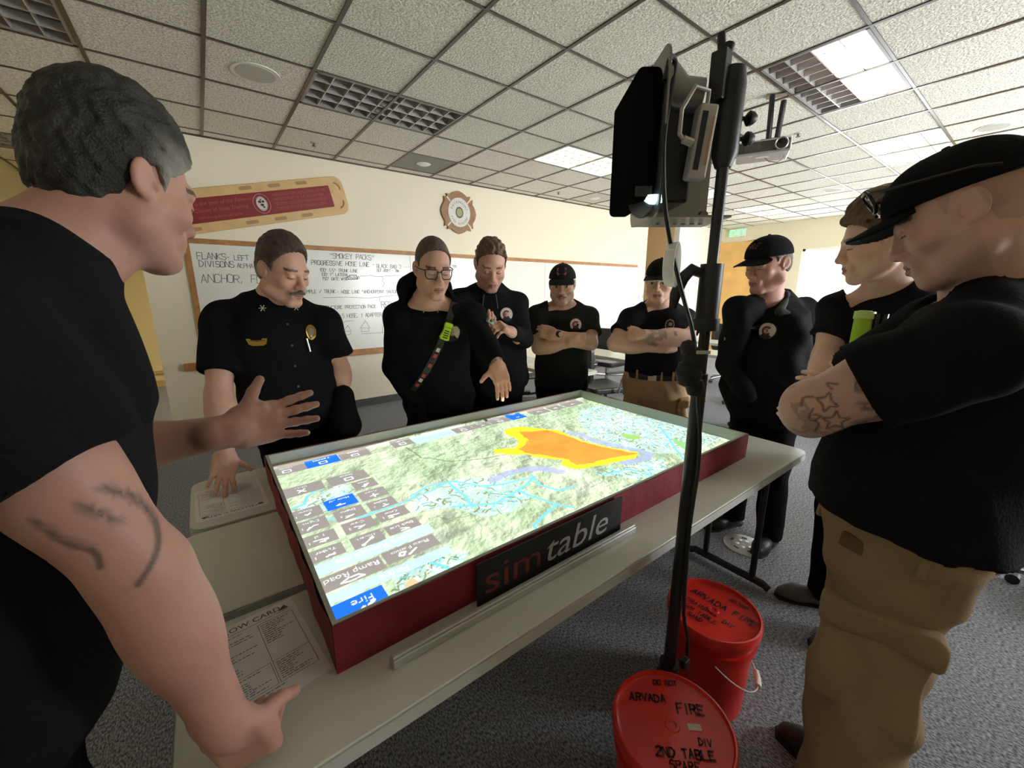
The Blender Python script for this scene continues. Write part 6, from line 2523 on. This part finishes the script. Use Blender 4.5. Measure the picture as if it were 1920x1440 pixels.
p.shirt(JACK, 'jacket', 1, .026, 1.08, 1.1, .05, -.12, True, fold=.006, sr=(.080, .080), collar=.0, loose=.012, seed=11, lcut=1.2)
rt = p.R[:, 0]
S = Sdf()
for q in (-1, 1):
    a = p.j['neck']+rt*q*.078-p.R[:, 1]*.04+p.up*.0
    b = p.j['neck']+rt*q*.105+p.R[:, 1]*.075-p.up*.045
    S.cone(a, b, .016, .020, .02)
    S.cone(b, p.j['neck']+rt*q*.135+p.R[:, 1]*.055-p.up*.055, .018, .012, .02)
S.cone(p.j['neck']+rt*.075-p.R[:, 1]*.035+p.up*.02, p.j['neck']-rt*.075-p.R[:, 1]*.035+p.up*.02, .018, .018, .02)
p.garment('jacket_collar', S, mat('jacket_collar_cloth', (.022, .022, .022), .8), .006)
p.trousers(PANT, bw=1.08, bd=1.1)
p.shoes(SHOE)
o, tr = cap(hd, p.t, CAPM, bz=.0, tilt=.05)
m = MB()
rl = np.array([[math.cos(.12), -math.sin(.12)], [math.sin(.12), math.cos(.12)]])
wt, tt = type_mesh('FIRE', .034, .3)
cw = wt[:, 0].max()/2
for tri in tt:
    P_ = [((wt[i][0]-cw), wt[i][1]-.010) for i in tri]
    stick(tr, m, [P_], hd.p(0, .10, .098), hd.R[:, 1], hd.R[:, 2], .002)
stick(tr, m, [[(-.045, -.016), (.045, -.010), (.045, -.014), (-.045, -.020)], [(-.04, .030), (.04, .034), (.04, .030), (-.04, .026)]], hd.p(0, .10, .098), hd.R[:, 1], hd.R[:, 2], .002)
m.build('cap_lettering', mat('cap_print', (.20, .10, .10), .7), o, label='dull red lettering')
hair(hd, p.t, (.10, .07, .05), (.003, .002), .0008, 250, hz=[-.05, -.045, -.03, .036, .034, .01, .034, .048, .052, .056, .06])
p.decal(p.front(.075, -.16), emblem(.95), 'chest_emblem', label='round cream emblem with a red letter C')
MB().tube([p.front(-.06, -.20, off=.004), p.front(-.06, -.215, off=.006)], .003, 6).build('zip_pull', SILV, p.t)

# ---- 8: young man in profile lit by the window
j = dict(neck=J(1668, 535, 1.52), shR=J(1580, 575, 1.60), shL=J(1735, 580, 1.44), elR=J(1548, 664, 1.58), wrR=J(1530, 745, 1.42), elL=J(1720, 700, 1.34), wrL=J(1600, 730, 1.36), pel=J(1640, 795, 1.58))
p = Person('young curly haired man in profile against the window, torch on his black T-shirt', j, (-.62, .62), (.72, .46, .36))
hd = Head(J(1648, 453, 1.47), (-.42, .88, -.22), sc=1.05, jaw=.95, nose=.6)
p.hdc = hd.o
dbg(p, 'P8')
p.body(hd, dict(R=dict(d=(-.2, .5, -.8), n=(.5, .5, 0), curls=(30, 30, 20)), L=dict(d=(-.3, .9, .1), n=(.8, .2, -.3), curls=(20, 20, 15))), bw=.98, brow=(.10, .06, .035))
hair(hd, p.t, (.12, .07, .036), (.020, .010), .006, 125, hz=[-.060, -.055, -.03, .032, .030, -.005, .032, .055, .072, .078, .086], top=.015)
p.shirt(BLK, 'shirt', .60, .018, 1.0, 1.04, .0, -.06, sr=(.074, .080), fold=.005, seed=14, loose=.008)
p.trousers(PANT)
p.shoes(mat('grey_shoe', (.10, .09, .085), .6))
t = thing('torch', 'lime green angle torch clipped upright to the chest of the young man', 'torch', J(1612, 640, 1.34))
a, b = J(1622, 588, 1.345), J(1606, 658, 1.335)
d = nrm(a-b)
LIMEG = mat('lime_torch_plastic', (.30, .52, .02), .4)
tb = MB().tube([b, b+d*.012, a-d*.012, a], [.019, .0235, .0255, .0255], 24).build('barrel', LIMEG, t, smooth=True)
MB().tube([a-d*.018, a+d*.006], [.0285, .0285], 24).build('cap', mat('pale_lime', (.52, .66, .22), .4), t, smooth=True)
MB().tube([a+d*.006, a+d*.009], [.020, .018], 20).build('end_ring', mat('pale_lime_ring', (.6, .7, .35), .3), t, smooth=True)
hk = J(1648, 606, 1.32)
MB().tube([hk+np.array([0, 0, -.035]), hk+np.array([0, 0, .03])], [.020, .022], 16).build('lamp_head', mat('gloss_black', (.008, .008, .009), .12), t, smooth=True)
MB().tube([a-d*.01+(.01, 0, 0), J(1640, 590, 1.32), J(1658, 592, 1.32), J(1664, 602, 1.33)], .003, 6).build('clip', mat('clip_brown', (.2, .15, .06), .4), t)

# ---- 9: man at the right edge in a cap, tattooed arm
j = dict(neck=J(1868, 545, .85), shL=(1.035, .075, 1.435), shR=(1.43, .16, 1.44), elL=J(1525, 764, .80), wrL=(1.235, .345, 1.20), elR=(1.50, .38, 1.20), wrR=J(1640, 745, 1.0), pel=J(1690, 985, .86), stance=(.12,))
p = Person('shaven man at the right edge in a black cap, tan trousers, tattooed arms folded', j, (-.12, 1), (.66, .40, .32))
hd = Head(J(1803, 402, .83), (-.10, .90, -.40), sc=.97, jaw=1.08, nose=.6)
p.hdc = hd.o
dbg(p, 'P9')


def ink9(V, col):
    sh, e = p.j['shL'], p.j['elL']
    a = nrm(e-sh)
    o = e-a*.06
    up = nrm(np.array([0, 0, 1.])-a*a[2])
    q = V-o
    u, v = q@a, q@up
    w = q@nrm((-.8, -.6, 0))
    m = (np.linalg.norm(q, axis=1) < .16) & (w > -.03)
    L = []
    star = [((.022 if i % 2 else .010)*math.cos(i*math.pi/5+.2)+.035, (.022 if i % 2 else .010)*math.sin(i*math.pi/5+.2)-.028) for i in range(11)]
    leaf = [(.010*(1.6 if i % 2 else .8)*math.cos(i*math.pi/4)+.03, .012*(1.6 if i % 2 else .8)*math.sin(i*math.pi/4)+.012) for i in range(9)]
    L += [star, leaf, [(-.06, .035), (-.03, .03), (-.02, .018), (-.03, .008), (-.045, .0), (-.04, -.012), (-.02, -.012), (-.01, -.004)], [(-.01, -.02), (-.04, -.03), (-.06, -.025), (-.08, -.02)], [(.055, .01), (.07, -.005), (.06, -.02), (.075, -.035)],
          [(.045, .03), (.06, .034), (.07, .022)], [(.06, .0), (.05, -.008), (.065, -.012)], [(-.035, -.04), (-.01, -.05), (.02, -.052), (.05, -.055)], [(0, .035), (.015, .042), (.012, .03)]]
    inkline(V, col, u, v, m, L, .0017, (.075, .045, .042), .8)
    n = fbm(u, v, 40, 3, 3)
    mm = m & (n > .55) & ((v < -.04) | (u > .06))
    col[mm] = col[mm]*.6+np.array([.09, .08, .075])*.4


p.ink = ink9
p.body(hd, dict(L=dict(d=(.8, .1, -.2), n=(-.1, -1, 0), curls=(30, 30, 20)), R=dict(d=nrm(J(1575, 790, .86)-p.j['wrR']), n=(.0, -.75, -.4), curls=(30, 45, 30), spread=.04, thumb=(.5, .6, .4))), ah=1.30, bw=1.08, bd=1.1, neck=.068, fine=.0028, stub=.25, scalp=(.44, .27, .215), chunks=dict(L=.003, R=.005))
p.shirt(BLK, 'shirt', .62, .024, 1.08, 1.12, .03, .035, sr=(.085, .092), fold=.004, seed=21, h=.006, loose=.020)


def cargo(S):
    for sd, q in (('L', 1),):
        pass


p.trousers(OLVT, .016, 1.05, 1.07, top=.055, fold=.007, lr=(.118, .098, .09), h=.007, seed=9)
gr = nrm(np.cross((0, 0, 1), p.fwd))
S = Sdf()
Rl_ = frame_up(p.j['hipL']-p.j['knL'], p.fwd)
kc = p.j['hipL']*.35+p.j['knL']*.65
S.rbox(kc+gr*.082-p.fwd*.0, (.028, .095, .12), .02, Rl_, .01)
S.rbox(kc+gr*.088-p.fwd*.0+np.array([0, 0, .115]), (.030, .102, .035), .012, Rl_, .005)
p.garment('cargo_pocket', S, OLVT, .006, foldf(None, kc, .005, 6))
bt = [c for c in p.t.children if c.name.startswith('trousers')][0]
m = MB()
hb_ = BVHTree.FromPolygons([v.co+Vector(p.t.location) for v in bt.data.vertices], [list(q.vertices) for q in bt.data.polygons])
for ang in (25, 100, 150):
    A_ = math.radians(ang)
    dd = nrm(p.fwd*math.cos(A_)+gr*math.sin(A_))
    h = hb_.ray_cast(Vector(p.j['pel']+p.up*.02+dd*.5), Vector(-dd))
    if h[0]:
        MB().cbox(np.array(h[0]), (.016, .012, .055), frame_up(p.up, dd)).build('belt_loop', OLVT, p.t, bevel=.003)
m = MB()
dd = nrm(gr*.93+p.fwd*.35)
h = hb_.ray_cast(Vector(p.j['pel']+p.up*.005+dd*.5), Vector(-dd))
if h[0]:
    m.cbox(np.array(h[0]), (.05, .012, .034), frame_up(p.up, dd))
    m.build('buckle_tab', cloth('dark_tan_tab', (.16, .10, .05)), p.t, bevel=.004)
p.shoes(SHOE)
o, tr = cap(hd, p.t, CAPM, bz=.002, tilt=.02)
P9 = p
# sunglasses on the cap
t = thing('sunglasses', 'dark sunglasses perched on the brim of the cap at the right edge', 'glasses', hd.p(0, .10, .07))
m = MB()
for q in (-1, 1):
    pts = [hd.p(q*(.036+.027*a), .118+.004*b-.010*max(0, a), .088+.022*b) for a, b in ((-1, .6), (-.6, 1), (.8, 1), (1.05, .7), (.95, -.5), (.5, -1), (-.5, -1), (-.9, -.5))]
    m.tube(pts, .0034, 6, closed=True)
m.tube([hd.p(-.011, .121, .096), hd.p(.011, .121, .096)], .003, 6)
m.build('frame', mat('dark_tortoise', (.018, .012, .008), .25), t, smooth=True)
for q in (-1, 1):
    MB().tube([hd.p(q*.064, .108, .102), hd.p(q*.088, .05, .082), hd.p(q*.093, -.03, .062), hd.p(q*.088, -.06, .048)], .0034, 6).build('temple', MATS['dark_tortoise'], t, smooth=True)
TINT = bpy.data.materials.new('tinted_lens')
TINT.use_nodes = True
TINT.node_tree.nodes['Principled BSDF'].inputs['Base Color'].default_value = (.10, .07, .04, 1)
TINT.node_tree.nodes['Principled BSDF'].inputs['Alpha'].default_value = .45
TINT.node_tree.nodes['Principled BSDF'].inputs['Roughness'].default_value = .05
for q in (-1, 1):
    MB().add([hd.p(q*(.036+.025*a), .118+.004*b-.010*max(0, a), .088+.020*b) for a, b in ((-1, .7), (1, .8), (.9, -.5), (.5, -1), (-.5, -1), (-.9, -.5))], [(0, 1, 2, 3, 4, 5)]).build('lens', TINT, t)
